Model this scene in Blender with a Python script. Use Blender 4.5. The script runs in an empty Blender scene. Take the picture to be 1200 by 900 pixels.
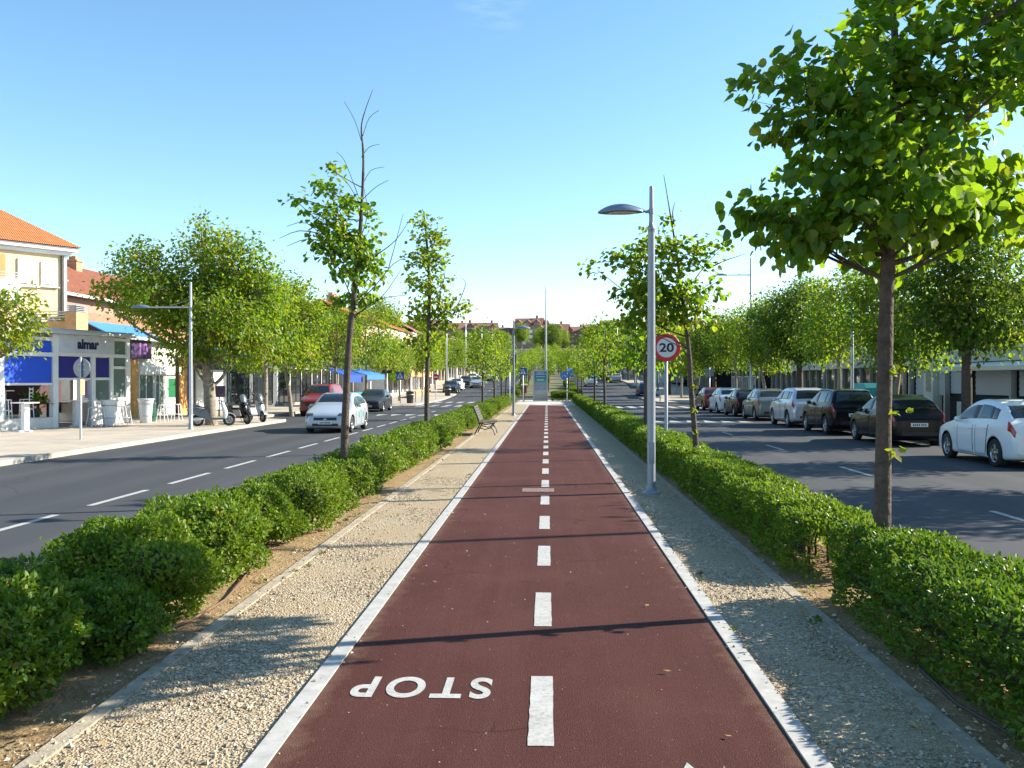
import bpy, bmesh, math, random
import numpy as np
from mathutils import Vector, Matrix

# ------------------------------------------------------------------ camera, sky, sun, exposure
S = bpy.context.scene
COL = S.collection
R = math.radians
cam = bpy.data.cameras.new('camera'); camo = bpy.data.objects.new('camera', cam); COL.objects.link(camo)
cam.sensor_width = 36; cam.lens = 31.5; cam.clip_end = 4000; cam.clip_start = 0.05
camo.location = (0, 0, 1.87)
camo.rotation_euler = (R(90 - 0.218), 0, R(2.236))
S.camera = camo
SUN_AZ, SUN_EL = 16.0, 28.5          # azimuth measured from +X towards +Y
W = bpy.data.worlds.new('World'); S.world = W; W.use_nodes = True
wn = W.node_tree
sky = wn.nodes.new('ShaderNodeTexSky'); sky.sky_type = 'NISHITA'; sky.sun_disc = False
sky.sun_elevation = R(SUN_EL); sky.sun_rotation = R(90 - SUN_AZ)
sky.altitude = 700; sky.air_density = 1.0; sky.dust_density = 0.35; sky.ozone_density = 1.6
bg = wn.nodes['Background']; bg.inputs['Strength'].default_value = 0.112
hs = wn.nodes.new('ShaderNodeHueSaturation'); hs.inputs['Saturation'].default_value = 1.13; hs.inputs['Hue'].default_value = 0.491
wn.links.new(sky.outputs[0], hs.inputs['Color'])
# one faint wisp of cirrus high over the avenue
wtc = wn.nodes.new('ShaderNodeTexCoord'); wdt = wn.nodes.new('ShaderNodeVectorMath'); wdt.operation = 'DOT_PRODUCT'
wn.links.new(wtc.outputs['Generated'], wdt.inputs[0]); wdt.inputs[1].default_value = (-0.055, 0.918, 0.391)
wmr = wn.nodes.new('ShaderNodeMapRange'); wmr.inputs['From Min'].default_value = 0.9984; wmr.inputs['From Max'].default_value = 1.0; wn.links.new(wdt.outputs['Value'], wmr.inputs['Value'])
wmp = wn.nodes.new('ShaderNodeMapping'); wmp.inputs['Scale'].default_value = (7, 7, 34); wmp.inputs['Rotation'].default_value = (0, 0.12, 0); wn.links.new(wtc.outputs['Generated'], wmp.inputs[0])
wno = wn.nodes.new('ShaderNodeTexNoise'); wno.inputs['Scale'].default_value = 2.6; wno.inputs['Detail'].default_value = 6; wn.links.new(wmp.outputs[0], wno.inputs['Vector'])
wr2 = wn.nodes.new('ShaderNodeMapRange'); wr2.inputs['From Min'].default_value = 0.45; wr2.inputs['From Max'].default_value = 0.8; wr2.inputs['To Max'].default_value = 0.22; wn.links.new(wno.outputs['Fac'], wr2.inputs['Value'])
wmu = wn.nodes.new('ShaderNodeMath'); wmu.operation = 'MULTIPLY'; wn.links.new(wmr.outputs[0], wmu.inputs[0]); wn.links.new(wr2.outputs[0], wmu.inputs[1])
wmx = wn.nodes.new('ShaderNodeMix'); wmx.data_type = 'RGBA'; wn.links.new(wmu.outputs[0], wmx.inputs[0]); wn.links.new(hs.outputs[0], wmx.inputs[6]); wmx.inputs[7].default_value = (7.5, 8.0, 8.4, 1)
wn.links.new(wmx.outputs[2], bg.inputs[0])
sl = bpy.data.lights.new('sun', 'SUN'); sl.energy = 5.0; sl.angle = R(0.53); sl.color = (1.0, 0.92, 0.77)
so = bpy.data.objects.new('sun', sl); COL.objects.link(so)
sdir = Vector((math.cos(R(SUN_EL)) * math.cos(R(SUN_AZ)), math.cos(R(SUN_EL)) * math.sin(R(SUN_AZ)), math.sin(R(SUN_EL))))
so.rotation_euler = sdir.to_track_quat('Z', 'Y').to_euler(); so.location = sdir * 60
S.view_settings.view_transform = 'Standard'; S.view_settings.look = 'None'
S.view_settings.gamma = 1; S.view_settings.use_curve_mapping = False
S.view_settings.exposure = 1.3
S.render.engine = 'CYCLES'
S.cycles.max_bounces = 6; S.cycles.diffuse_bounces = 3; S.cycles.glossy_bounces = 3
S.cycles.transmission_bounces = 4; S.cycles.transparent_max_bounces = 6; S.cycles.use_denoising = True
S.cycles.caustics_reflective = False; S.cycles.caustics_refractive = False

# ------------------------------------------------------------------ helpers
def zt(y):
    """terrain height: flat to the end of the median, then the avenue climbs"""
    if y < 84: return 0.0
    if y < 100: return 0.033 * (y - 84) ** 2 / 32
    if y < 220: return 0.264 + 0.033 * (y - 100)
    if y < 440: return 4.224 + 0.062 * (y - 220)
    return 17.86 + 0.02 * (min(y, 800) - 440)

ONES = 'zeroth first second third fourth fifth sixth seventh eighth ninth tenth eleventh twelfth thirteenth fourteenth fifteenth sixteenth seventeenth eighteenth nineteenth'.split()
TENS = {2: ('twentieth', 'twenty'), 3: ('thirtieth', 'thirty'), 4: ('fortieth', 'forty'), 5: ('fiftieth', 'fifty'), 6: ('sixtieth', 'sixty'), 7: ('seventieth', 'seventy')}
def nth(n):
    if n < 20: return ONES[n]
    t, u = divmod(n, 10)
    return TENS[t][0] if u == 0 else TENS[t][1] + '-' + ONES[u]

def mat(name, col, rough=0.6, metal=0.0, spec=0.5, noise=None, bump=None, col2=None, coat=0.0):
    """Principled material; noise = (scale, amount) varies the colour towards col2 or a darker tone, bump = (scale, strength, distance)"""
    m = bpy.data.materials.new(name); m.use_nodes = True
    nt = m.node_tree; p = nt.nodes['Principled BSDF']
    p.inputs['Base Color'].default_value = (*col, 1); p.inputs['Roughness'].default_value = rough
    p.inputs['Metallic'].default_value = metal; p.inputs['Specular IOR Level'].default_value = spec
    p.inputs['Coat Weight'].default_value = coat; p.inputs['Coat Roughness'].default_value = 0.04
    if noise or bump: tc = nt.nodes.new('ShaderNodeTexCoord')
    if noise:
        n = nt.nodes.new('ShaderNodeTexNoise'); n.inputs['Scale'].default_value = noise[0]; n.inputs['Detail'].default_value = 6; n.inputs['Roughness'].default_value = 0.65
        nt.links.new(tc.outputs['Object'], n.inputs['Vector'])
        r = nt.nodes.new('ShaderNodeValToRGB'); a = noise[1]
        c2 = col2 or tuple(c * (1 - a) for c in col); c3 = col if col2 else tuple(min(1, c * (1 + a * .6)) for c in col)
        r.color_ramp.elements[0].position = 0.32; r.color_ramp.elements[0].color = (*c2, 1)
        r.color_ramp.elements[1].position = 0.68; r.color_ramp.elements[1].color = (*c3, 1)
        nt.links.new(n.outputs['Fac'], r.inputs['Fac']); nt.links.new(r.outputs[0], p.inputs['Base Color'])
    if bump:
        n2 = nt.nodes.new('ShaderNodeTexNoise'); n2.inputs['Scale'].default_value = bump[0]; n2.inputs['Detail'].default_value = 5
        nt.links.new(tc.outputs['Object'], n2.inputs['Vector'])
        b = nt.nodes.new('ShaderNodeBump'); b.inputs['Strength'].default_value = bump[1]; b.inputs['Distance'].default_value = bump[2]
        nt.links.new(n2.outputs['Fac'], b.inputs['Height']); nt.links.new(b.outputs[0], p.inputs['Normal'])
    return m

def N(nt, typ, **kw):
    n = nt.nodes.new(typ)
    for k, v in kw.items(): setattr(n, k, v)
    return n
def ramp(nt, src, stops):
    r = nt.nodes.new('ShaderNodeValToRGB'); e = r.color_ramp.elements
    while len(e) < len(stops): e.new(0.5)
    for i, (p, c) in enumerate(stops): e[i].position = p; e[i].color = (*c, 1)
    nt.links.new(src, r.inputs['Fac']); return r.outputs['Color']
def noise(nt, vec, scale, detail=4, rough=0.6):
    n = nt.nodes.new('ShaderNodeTexNoise'); n.inputs['Scale'].default_value = scale; n.inputs['Detail'].default_value = detail; n.inputs['Roughness'].default_value = rough
    nt.links.new(vec, n.inputs['Vector']); return n.outputs['Fac']
def vor(nt, vec, scale, feature='F1', out='Distance'):
    n = nt.nodes.new('ShaderNodeTexVoronoi'); n.feature = feature; n.inputs['Scale'].default_value = scale
    nt.links.new(vec, n.inputs['Vector']); return n.outputs[out]
def mix(nt, fac, a, b, mode='MIX'):
    n = nt.nodes.new('ShaderNodeMix'); n.data_type = 'RGBA'; n.blend_type = mode
    if isinstance(fac, (int, float)): n.inputs[0].default_value = fac
    else: nt.links.new(fac, n.inputs[0])
    for i, v in ((6, a), (7, b)):
        if isinstance(v, tuple): n.inputs[i].default_value = (*v, 1)
        else: nt.links.new(v, n.inputs[i])
    return n.outputs[2]
def math_(nt, op, a, b=None):
    n = nt.nodes.new('ShaderNodeMath'); n.operation = op
    for i, v in ((0, a), (1, b)):
        if v is None: continue
        if isinstance(v, (int, float)): n.inputs[i].default_value = v
        else: nt.links.new(v, n.inputs[i])
    return n.outputs[0]
def start(name, rough=0.8, spec=0.3):
    m = bpy.data.materials.new(name); m.use_nodes = True; nt = m.node_tree; p = nt.nodes['Principled BSDF']
    p.inputs['Roughness'].default_value = rough; p.inputs['Specular IOR Level'].default_value = spec
    return m, nt, p, nt.nodes.new('ShaderNodeTexCoord').outputs['Object']
def bumped(nt, p, h, strength, dist):
    b = nt.nodes.new('ShaderNodeBump'); b.inputs['Strength'].default_value = strength; b.inputs['Distance'].default_value = dist
    nt.links.new(h, b.inputs['Height']); nt.links.new(b.outputs[0], p.inputs['Normal'])

class MB:
    """collects shapes, then links them as ONE mesh object"""
    def __init__(s): s.v = []; s.f = []; s.m = []; s.sm = []
    def add(s, vs, fs, mi=0, smooth=False):
        o = len(s.v); s.v += [tuple(v) for v in vs]
        for f in fs: s.f.append(tuple(i + o for i in f)); s.m.append(mi); s.sm.append(smooth)
        return s
    def box(s, a, b, mi=0, bev=0.0):
        x0, y0, z0 = (min(a[i], b[i]) for i in range(3)); x1, y1, z1 = (max(a[i], b[i]) for i in range(3))
        if bev <= 0:
            vs = [(x, y, z) for z in (z0, z1) for y in (y0, y1) for x in (x0, x1)]
            return s.add(vs, [(0, 2, 3, 1), (4, 5, 7, 6), (0, 1, 5, 4), (2, 6, 7, 3), (0, 4, 6, 2), (1, 3, 7, 5)], mi)
        bm = bmesh.new(); bmesh.ops.create_cube(bm, size=1)
        for v in bm.verts: v.co = ((x0 + x1) / 2 + v.co.x * (x1 - x0), (y0 + y1) / 2 + v.co.y * (y1 - y0), (z0 + z1) / 2 + v.co.z * (z1 - z0))
        bmesh.ops.bevel(bm, geom=bm.edges[:], offset=bev, segments=2, affect='EDGES', profile=0.5)
        bm.verts.index_update(); s.add([v.co[:] for v in bm.verts], [[v.index for v in f.verts] for f in bm.faces], mi); bm.free(); return s
    def tube(s, pts, rad, n=8, mi=0, cap=True, smooth=True):
        pts = [Vector(p) for p in pts]; k = len(pts)
        if not hasattr(rad, '__len__'): rad = [rad] * k
        vs = []; fs = []; up = None
        for i, p in enumerate(pts):
            d = (pts[min(i + 1, k - 1)] - pts[max(i - 1, 0)]).normalized()
            if up is None: up = d.orthogonal().normalized()
            up = (up - d * up.dot(d)); up = up.normalized() if up.length > 1e-6 else d.orthogonal().normalized()
            w = d.cross(up)
            for j in range(n):
                a = 2 * math.pi * j / n
                vs.append(p + (up * math.cos(a) + w * math.sin(a)) * rad[i])
        for i in range(k - 1):
            for j in range(n):
                a, b = i * n + j, i * n + (j + 1) % n
                fs.append((a, b, b + n, a + n))
        s.add(vs, fs, mi, smooth)
        if cap: s.add([vs[j] for j in range(n)], [tuple(range(n))[::-1]], mi); s.add([vs[(k - 1) * n + j] for j in range(n)], [tuple(range(n))], mi)
        return s
    def lathe(s, prof, c=(0, 0, 0), axis='z', n=20, mi=0, smooth=True, cap=True):
        """prof: list of (radius, height) along the axis"""
        vs = []; fs = []
        for r, h in prof:
            for j in range(n):
                a = 2 * math.pi * j / n; u, w = r * math.cos(a), r * math.sin(a)
                q = {'z': (u, w, h), 'x': (h, u, w), 'y': (w, h, u)}[axis]
                vs.append((q[0] + c[0], q[1] + c[1], q[2] + c[2]))
        for i in range(len(prof) - 1):
            for j in range(n):
                a, b = i * n + j, i * n + (j + 1) % n
                fs.append((a, b, b + n, a + n))
        s.add(vs, fs, mi, smooth)
        if cap and prof[0][0] > 1e-4: s.add(vs[:n], [tuple(range(n))[::-1]], mi)
        if cap and prof[-1][0] > 1e-4: s.add(vs[-n:], [tuple(range(n))], mi)
        return s
    def prism(s, poly, axis, a, b, mi=0):
        """extrude a polygon (pairs in the two other axes) along axis from a to b"""
        def P(u, w, t): return {'x': (t, u, w), 'y': (u, t, w), 'z': (u, w, t)}[axis]
        n = len(poly); vs = [P(u, w, a) for u, w in poly] + [P(u, w, b) for u, w in poly]
        fs = [tuple(range(n))[::-1], tuple(range(n, 2 * n))] + [(i, (i + 1) % n, (i + 1) % n + n, i + n) for i in range(n)]
        return s.add(vs, fs, mi)
    def ball(s, c, r, n=12, mi=0):
        r = r if hasattr(r, '__len__') else (r, r, r); k = n // 2
        vs = []; fs = []
        for i in range(k + 1):
            t = math.pi * i / k
            for j in range(n):
                a = 2 * math.pi * j / n
                vs.append((c[0] + r[0] * math.sin(t) * math.cos(a), c[1] + r[1] * math.sin(t) * math.sin(a), c[2] - r[2] * math.cos(t)))
        for i in range(k):
            for j in range(n):
                a, b = i * n + j, i * n + (j + 1) % n; fs.append((a, b, b + n, a + n))
        return s.add(vs, fs, mi, True)
    def build(s, name, mats, parent=None, loc=(0, 0, 0), rz=0.0):
        me = bpy.data.meshes.new(name); me.from_pydata(s.v, [], s.f)
        for m in (mats if isinstance(mats, (list, tuple)) else [mats]): me.materials.append(m)
        me.polygons.foreach_set('material_index', s.m); me.polygons.foreach_set('use_smooth', s.sm)
        bm = bmesh.new(); bm.from_mesh(me); bmesh.ops.recalc_face_normals(bm, faces=bm.faces[:]); bm.to_mesh(me); bm.free()
        me.update()
        return link(name, me, parent, loc, rz)
def link(name, me, parent=None, loc=(0, 0, 0), rz=0.0):
    o = bpy.data.objects.new(name, me); COL.objects.link(o); o.location = loc; o.rotation_euler = (0, 0, rz)
    if parent is not None: o.parent = parent
    return o
def tag(o, label=None, cat=None, group=None, kind=None):
    for k, v in (('label', label), ('category', cat), ('group', group), ('kind', kind)):
        if v: o[k] = v
    return o
def thing(name, label, cat, loc=(0, 0, 0), rz=0.0, group=None):
    o = bpy.data.objects.new(name, None); COL.objects.link(o); o.location = loc; o.rotation_euler = (0, 0, rz)
    o.empty_display_size = 0.2
    return tag(o, label, cat, group)
KIDS = {}
def kids(o):
    return [c for c in COL.objects if c.parent == o]
def dup(root, loc, rz, label, group=None, scale=None, paint=None):
    """a copy of a thing with copies of its parts and sub-parts, sharing mesh data"""
    if root.name not in KIDS: KIDS[root.name] = [(c, kids(c)) for c in kids(root)]
    r = root.copy(); COL.objects.link(r); r.location = loc; r.rotation_euler = (0, 0, rz); r['label'] = label
    if group: r['group'] = group
    if scale is not None: r.scale = scale if hasattr(scale, '__len__') else (scale,) * 3
    for ch, gs in KIDS[root.name]:
        c = ch.copy(); COL.objects.link(c); c.parent = r
        if paint: repaint(c, paint)
        for g in gs:
            d = g.copy(); COL.objects.link(d); d.parent = c
            if paint: repaint(d, paint)
    return r
def repaint(o, paint):
    for i, sl_ in enumerate(o.material_slots):
        if sl_.material and sl_.material.name.startswith('paint'):
            sl_.link = 'OBJECT'; sl_.material = paint

# ------------------------------------------------------------------ materials
M = {}
m, nt, p, oc = start('asphalt', 0.82, 0.35)          # worn dark asphalt: aggregate, tyre-polished bands, patches
n1 = noise(nt, oc, 90, 3, .7); n2 = noise(nt, oc, .35, 5, .6)
mp = N(nt, 'ShaderNodeMapping'); mp.inputs['Scale'].default_value = (1.3, .03, 1); nt.links.new(oc, mp.inputs[0])
n3 = noise(nt, mp.outputs[0], 1.0, 3)
c = ramp(nt, n1, [(.3, (.025, .027, .032)), (.55, (.042, .045, .052)), (.75, (.088, .09, .098))])
c = mix(nt, .55, c, ramp(nt, n2, [(.35, (.036, .039, .045)), (.65, (.057, .059, .065))]))
c = mix(nt, .35, c, ramp(nt, n3, [(.4, (.05, .052, .058)), (.6, (.088, .088, .09))]))
sx = N(nt, 'ShaderNodeSeparateXYZ'); nt.links.new(oc, sx.inputs[0])
tw = math_(nt, 'ABSOLUTE', math_(nt, 'SINE', math_(nt, 'MULTIPLY', math_(nt, 'ADD', math_(nt, 'ABSOLUTE', sx.outputs[0]), .55), 1.86)))
c = mix(nt, ramp(nt, math_(nt, 'ADD', math_(nt, 'MULTIPLY', tw, .7), math_(nt, 'MULTIPLY', n3, .5)), [(.35, (0, 0, 0)), (.95, (.32, .32, .32))]), c, (.030, .032, .037))
wq = N(nt, 'ShaderNodeTexNoise'); wq.inputs['Scale'].default_value = .8; nt.links.new(oc, wq.inputs['Vector'])
aq = N(nt, 'ShaderNodeVectorMath'); aq.operation = 'ADD'; nt.links.new(oc, aq.inputs[0]); nt.links.new(wq.outputs['Color'], aq.inputs[1])
ckm = ramp(nt, vor(nt, aq.outputs[0], .16, 'DISTANCE_TO_EDGE'), [(0, (.8, .8, .8)), (.0016, (.8, .8, .8)), (.003, (0, 0, 0))])
c = mix(nt, math_(nt, 'MULTIPLY', ckm, ramp(nt, noise(nt, oc, .13, 2), [(.47, (0, 0, 0)), (.53, (1, 1, 1))])), c, (.016, .016, .018))
c = mix(nt, ramp(nt, noise(nt, oc, .9, 2), [(.68, (0, 0, 0)), (.72, (.45, .45, .45))]), c, (.026, .027, .03))
nt.links.new(c, p.inputs['Base Color']); bumped(nt, p, n1, .35, .01); M['asphalt'] = m

m, nt, p, oc = start('red_asphalt', 0.82, 0.16)
n1 = noise(nt, oc, 120, 2, .8); n2 = noise(nt, oc, .55, 6, .65); v1 = vor(nt, oc, 48)
c = ramp(nt, n1, [(.30, (.022, .0074, .0062)), (.5, (.072, .0225, .0175)), (.70, (.142, .054, .042))])
c = mix(nt, .5, c, ramp(nt, n2, [(.32, (.050, .0155, .0125)), (.5, (.076, .0245, .020)), (.70, (.110, .043, .036))]))
mp = N(nt, 'ShaderNodeMapping'); mp.inputs['Scale'].default_value = (2.6, .07, 1); nt.links.new(oc, mp.inputs[0])
c = mix(nt, ramp(nt, noise(nt, mp.outputs[0], 1.0, 4, .7), [(.45, (0, 0, 0)), (.75, (.55, .55, .55))]), c, (.105, .042, .035))
st_ = ramp(nt, noise(nt, oc, 1.9, 3, .5), [(.66, (0, 0, 0)), (.74, (.5, .5, .5))]); c = mix(nt, st_, c, (.042, .018, .016))
sx = N(nt, 'ShaderNodeSeparateXYZ'); nt.links.new(oc, sx.inputs[0])
ed = math_(nt, 'ABSOLUTE', math_(nt, 'ADD', sx.outputs[0], .045)); ed = math_(nt, 'ADD', ed, math_(nt, 'MULTIPLY', noise(nt, oc, 6, 4), .35))
c = mix(nt, ramp(nt, math_(nt, 'MULTIPLY', ed, .6), [(.82, (0, 0, 0)), (.93, (.5, .5, .5))]), c, (.23, .15, .10))
spk = ramp(nt, v1, [(.0, (1, 1, 1)), (.08, (1, 1, 1)), (.13, (0, 0, 0))])
sel = ramp(nt, noise(nt, oc, 27, 1), [(.57, (0, 0, 0)), (.63, (1, 1, 1))])
c = mix(nt, math_(nt, 'MULTIPLY', spk, sel), c, (.42, .30, .24))
wd = N(nt, 'ShaderNodeMapping'); nt.links.new(oc, wd.inputs[0]); wn_ = N(nt, 'ShaderNodeTexNoise'); wn_.inputs['Scale'].default_value = 1.2; nt.links.new(oc, wn_.inputs['Vector'])
ad = N(nt, 'ShaderNodeVectorMath'); ad.operation = 'ADD'; nt.links.new(oc, ad.inputs[0]); nt.links.new(wn_.outputs['Color'], ad.inputs[1])
ck = vor(nt, ad.outputs[0], .33, 'DISTANCE_TO_EDGE'); ckm = ramp(nt, ck, [(0, (.8, .8, .8)), (.0022, (.8, .8, .8)), (.0045, (0, 0, 0))])
c = mix(nt, math_(nt, 'MULTIPLY', ckm, ramp(nt, noise(nt, oc, .4, 2), [(.5, (0, 0, 0)), (.56, (1, 1, 1))])), c, (.025, .010, .009))
nt.links.new(c, p.inputs['Base Color']); bumped(nt, p, n1, .9, .012); M['red'] = m

m, nt, p, oc = start('gravel_bed', 0.95, 0.15)
vc = vor(nt, oc, 68, out='Color'); sep = N(nt, 'ShaderNodeSeparateColor'); nt.links.new(vc, sep.inputs[0])
n2 = noise(nt, oc, .9, 5); n3 = noise(nt, oc, 160, 3)
c = ramp(nt, sep.outputs[0], [(.0, (.19, .145, .09)), (.35, (.35, .275, .18)), (.7, (.44, .36, .25)), (1, (.55, .49, .39))])
c = mix(nt, ramp(nt, n2, [(.42, (0, 0, 0)), (.62, (.85, .85, .85))]), c, ramp(nt, n3, [(.3, (.31, .235, .145)), (.7, (.44, .35, .23))]))
nt.links.new(c, p.inputs['Base Color']); bumped(nt, p, vor(nt, oc, 68), .8, .014); M['gravel'] = m

m, nt, p, oc = start('dry_earth', 0.95, 0.1)
c = ramp(nt, noise(nt, oc, 3.5, 7, .7), [(.3, (.20, .125, .06)), (.5, (.36, .245, .125)), (.7, (.47, .345, .195))])
c = mix(nt, .3, c, ramp(nt, noise(nt, oc, 70, 3), [(.35, (.13, .085, .045)), (.7, (.44, .35, .22))]))
nt.links.new(c, p.inputs['Base Color']); bumped(nt, p, noise(nt, oc, 28, 6), .9, .04); M['earth'] = m

def paving(name, c1, c2, s=.4):
    m, nt, p, oc = start(name, 0.85, 0.25)
    b = N(nt, 'ShaderNodeTexBrick'); b.offset = 0; b.inputs['Scale'].default_value = 1
    b.inputs['Brick Width'].default_value = s; b.inputs['Row Height'].default_value = s; b.inputs['Mortar Size'].default_value = .008
    b.inputs['Color1'].default_value = (*c1, 1); b.inputs['Color2'].default_value = (*c2, 1); b.inputs['Mortar'].default_value = (*[x * .55 for x in c1], 1)
    nt.links.new(oc, b.inputs['Vector'])
    c = mix(nt, .5, b.outputs[0], ramp(nt, noise(nt, oc, .7, 6), [(.35, tuple(x * .78 for x in c1)), (.65, c2)]))
    nt.links.new(c, p.inputs['Base Color']); bumped(nt, p, noise(nt, oc, 60, 3), .2, .005); return m
M['paving'] = paving('pavement_tiles', (.42, .36, .29), (.50, .44, .36))
M['slab'] = paving('pale_slabs', (.50, .47, .41), (.56, .53, .47), .6)
M['conc'] = mat('concrete', (.37, .345, .30), .85, noise=(5, .25), bump=(90, .3, .006))
M['edging'] = mat('old_concrete_edging', (.37, .315, .235), .9, noise=(6, .35), bump=(60, .5, .01))
M['strip'] = mat('pale_border_concrete', (.40, .392, .375), .85, noise=(9, .22), bump=(120, .3, .004))
m, nt, p, oc = start('road_paint', 0.7, 0.3)
c = ramp(nt, noise(nt, oc, 38, 5, .8), [(.37, (.09, .06, .055)), (.45, (.33, .32, .305)), (.56, (.44, .435, .42)), (.75, (.52, .52, .50))])
c = mix(nt, .5, c, ramp(nt, noise(nt, oc, 4, 5), [(.35, (.36, .345, .325)), (.65, (.48, .48, .465))]), 'MIX')
nt.links.new(c, p.inputs['Base Color']); M['paint'] = m
m, nt, p, oc = start('worn_road_paint', 0.8, 0.3)
c = ramp(nt, noise(nt, oc, 30, 5, .8), [(.40, (.10, .05, .045)), (.55, (.24, .17, .155)), (.7, (.42, .37, .34))])
nt.links.new(c, p.inputs['Base Color']); M['wornpaint'] = m
M['field'] = mat('dry_field', (.20, .17, .09), .95, noise=(.05, .4))

def leafmat(name, cols, tr=(.30, .42, .04), trw=.42, rough=.45, spec=.4):
    m = bpy.data.materials.new(name); m.use_nodes = True; nt = m.node_tree; p = nt.nodes['Principled BSDF']
    g = N(nt, 'ShaderNodeNewGeometry')
    c = ramp(nt, g.outputs['Random Per Island'], cols)
    nt.links.new(c, p.inputs['Base Color']); p.inputs['Roughness'].default_value = rough; p.inputs['Specular IOR Level'].default_value = spec
    t = N(nt, 'ShaderNodeBsdfTranslucent')
    nt.links.new(mix(nt, .45, c, tr), t.inputs['Color'])
    ms = N(nt, 'ShaderNodeMixShader'); ms.inputs[0].default_value = trw
    nt.links.new(p.outputs[0], ms.inputs[1]); nt.links.new(t.outputs[0], ms.inputs[2])
    nt.links.new(ms.outputs[0], nt.nodes['Material Output'].inputs['Surface']); return m
M['linden'] = leafmat('linden_leaf', [(0, (.030, .095, .008)), (.5, (.058, .145, .010)), (.86, (.105, .19, .012)), (1, (.22, .25, .015))], tr=(.50, .78, .02), trw=.52)
M['lindeny'] = leafmat('yellowing_linden_leaf', [(0, (.05, .11, .010)), (.5, (.10, .17, .012)), (.8, (.18, .22, .015)), (1, (.32, .27, .02))], tr=(.56, .70, .02), trw=.54)
M['street'] = leafmat('street_tree_leaf', [(0, (.045, .115, .010)), (.5, (.080, .170, .012)), (.85, (.135, .215, .014)), (1, (.24, .22, .02))], tr=(.48, .74, .02), trw=.53)
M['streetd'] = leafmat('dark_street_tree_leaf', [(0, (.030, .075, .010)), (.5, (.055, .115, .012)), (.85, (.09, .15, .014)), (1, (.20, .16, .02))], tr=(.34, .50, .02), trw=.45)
M['streety'] = leafmat('yellow_street_tree_leaf', [(0, (.10, .16, .012)), (.5, (.16, .21, .014)), (1, (.28, .26, .02))], tr=(.66, .72, .02), trw=.54)
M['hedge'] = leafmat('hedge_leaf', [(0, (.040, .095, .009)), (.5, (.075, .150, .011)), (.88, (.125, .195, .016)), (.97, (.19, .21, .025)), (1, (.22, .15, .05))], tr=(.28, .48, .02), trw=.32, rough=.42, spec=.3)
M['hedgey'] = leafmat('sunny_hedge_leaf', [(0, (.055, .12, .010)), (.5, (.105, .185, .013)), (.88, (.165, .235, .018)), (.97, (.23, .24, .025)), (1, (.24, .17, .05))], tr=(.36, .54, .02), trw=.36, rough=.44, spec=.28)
M['bark'] = mat('bark', (.088, .062, .046), .9, noise=(14, .45), bump=(30, .8, .02))
M['barkgrey'] = mat('grey_bark', (.26, .22, .17), .9, noise=(9, .45), bump=(22, .8, .02))
M['twig'] = mat('bare_twig', (.17, .12, .09), .9)
M['darkcore'] = mat('dark_twig_core', (.055, .062, .018), .95, noise=(22, .6), bump=(30, 1.0, .05))  # solid hull in twig brown-green, darkened to stand for inner shade
M['galv'] = mat('galvanised_steel', (.42, .44, .46), .42, .55, noise=(12, .12))
M['pole'] = mat('grey_painted_steel', (.27, .29, .33), .38, .25, noise=(8, .08))
M['shade'] = mat('lamp_hood', (.22, .26, .34), .3, .4)
M['lampglass'] = mat('lamp_glass', (.62, .62, .56), .2)
M['white'] = mat('white_paint', (.78, .78, .77), .5, noise=(3, .06))
M['offwhite'] = mat('offwhite_render', (.68, .66, .61), .75, noise=(2, .1))
M['greywall'] = mat('grey_panel', (.56, .57, .56), .6, noise=(2, .08))
M['cream'] = mat('cream_render', (.66, .52, .32), .85, noise=(1.2, .10), bump=(60, .15, .01))
M['ochre'] = mat('orange_ochre_render', (.60, .34, .15), .85, noise=(1.2, .12))
M['pinkish'] = mat('pinkish_brick', (.36, .215, .165), .9, noise=(1.5, .2))
M['dark'] = mat('dark_interior', (.025, .024, .024), .8)
M['darkmetal'] = mat('dark_metal', (.045, .045, .05), .45, .3)
M['black'] = mat('black_plastic', (.018, .018, .02), .5)
M['rubber'] = mat('rubber', (.022, .022, .022), .85)
M['chrome'] = mat('alloy', (.55, .56, .58), .28, .85)
M['glass'] = mat('dark_glass', (.018, .022, .026), .04, 0, .8)
M['pane'] = mat('window_pane', (.05, .065, .075), .06, 0, .7)
M['greenpane'] = mat('greenish_pane', (.14, .19, .17), .12, 0, .6)
M['blue'] = mat('blue_canvas', (.02, .09, .62), .75, noise=(2, .08))
M['bluelight'] = mat('light_blue_canvas', (.05, .22, .68), .75, noise=(2, .08))
M['navy'] = mat('navy_canvas', (.022, .022, .20), .75)
M['navyletter'] = mat('navy_letter', (.008, .012, .07), .5)
M['purple'] = mat('dark_purple', (.045, .022, .075), .5)
M['lilac'] = mat('lilac', (.28, .10, .36), .5)
M['red_'] = mat('sign_red', (.55, .02, .025), .45)
M['signwhite'] = mat('sign_white', (.62, .63, .65), .45)
M['signblue'] = mat('sign_blue', (.02, .075, .30), .45)
M['signblack'] = mat('sign_black', (.01, .01, .012), .5)
M['signback'] = mat('sign_back', (.26, .27, .28), .5, .4, noise=(5, .15))
M['wood'] = mat('weathered_wood', (.075, .066, .066), .7, noise=(10, .3))
M['teal'] = mat('teal_plastic', (.03, .30, .30), .5)
M['green_'] = mat('green_panel', (.02, .26, .10), .5)
M['brown'] = mat('brown_post', (.10, .055, .035), .6)
M['shutter'] = mat('white_shutter', (.70, .70, .68), .6)
M['steelblind'] = mat('grey_roller_blind', (.46, .48, .54), .55, .1)
M['canvaswhite'] = mat('white_canvas', (.76, .74, .68), .8)
M['tail'] = mat('tail_lamp', (.34, .008, .012), .15, 0, .7)
M['head'] = mat('head_lamp', (.10, .115, .13), .05, .5, .9)
M['plate'] = mat('number_plate', (.72, .72, .70), .5)

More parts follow.
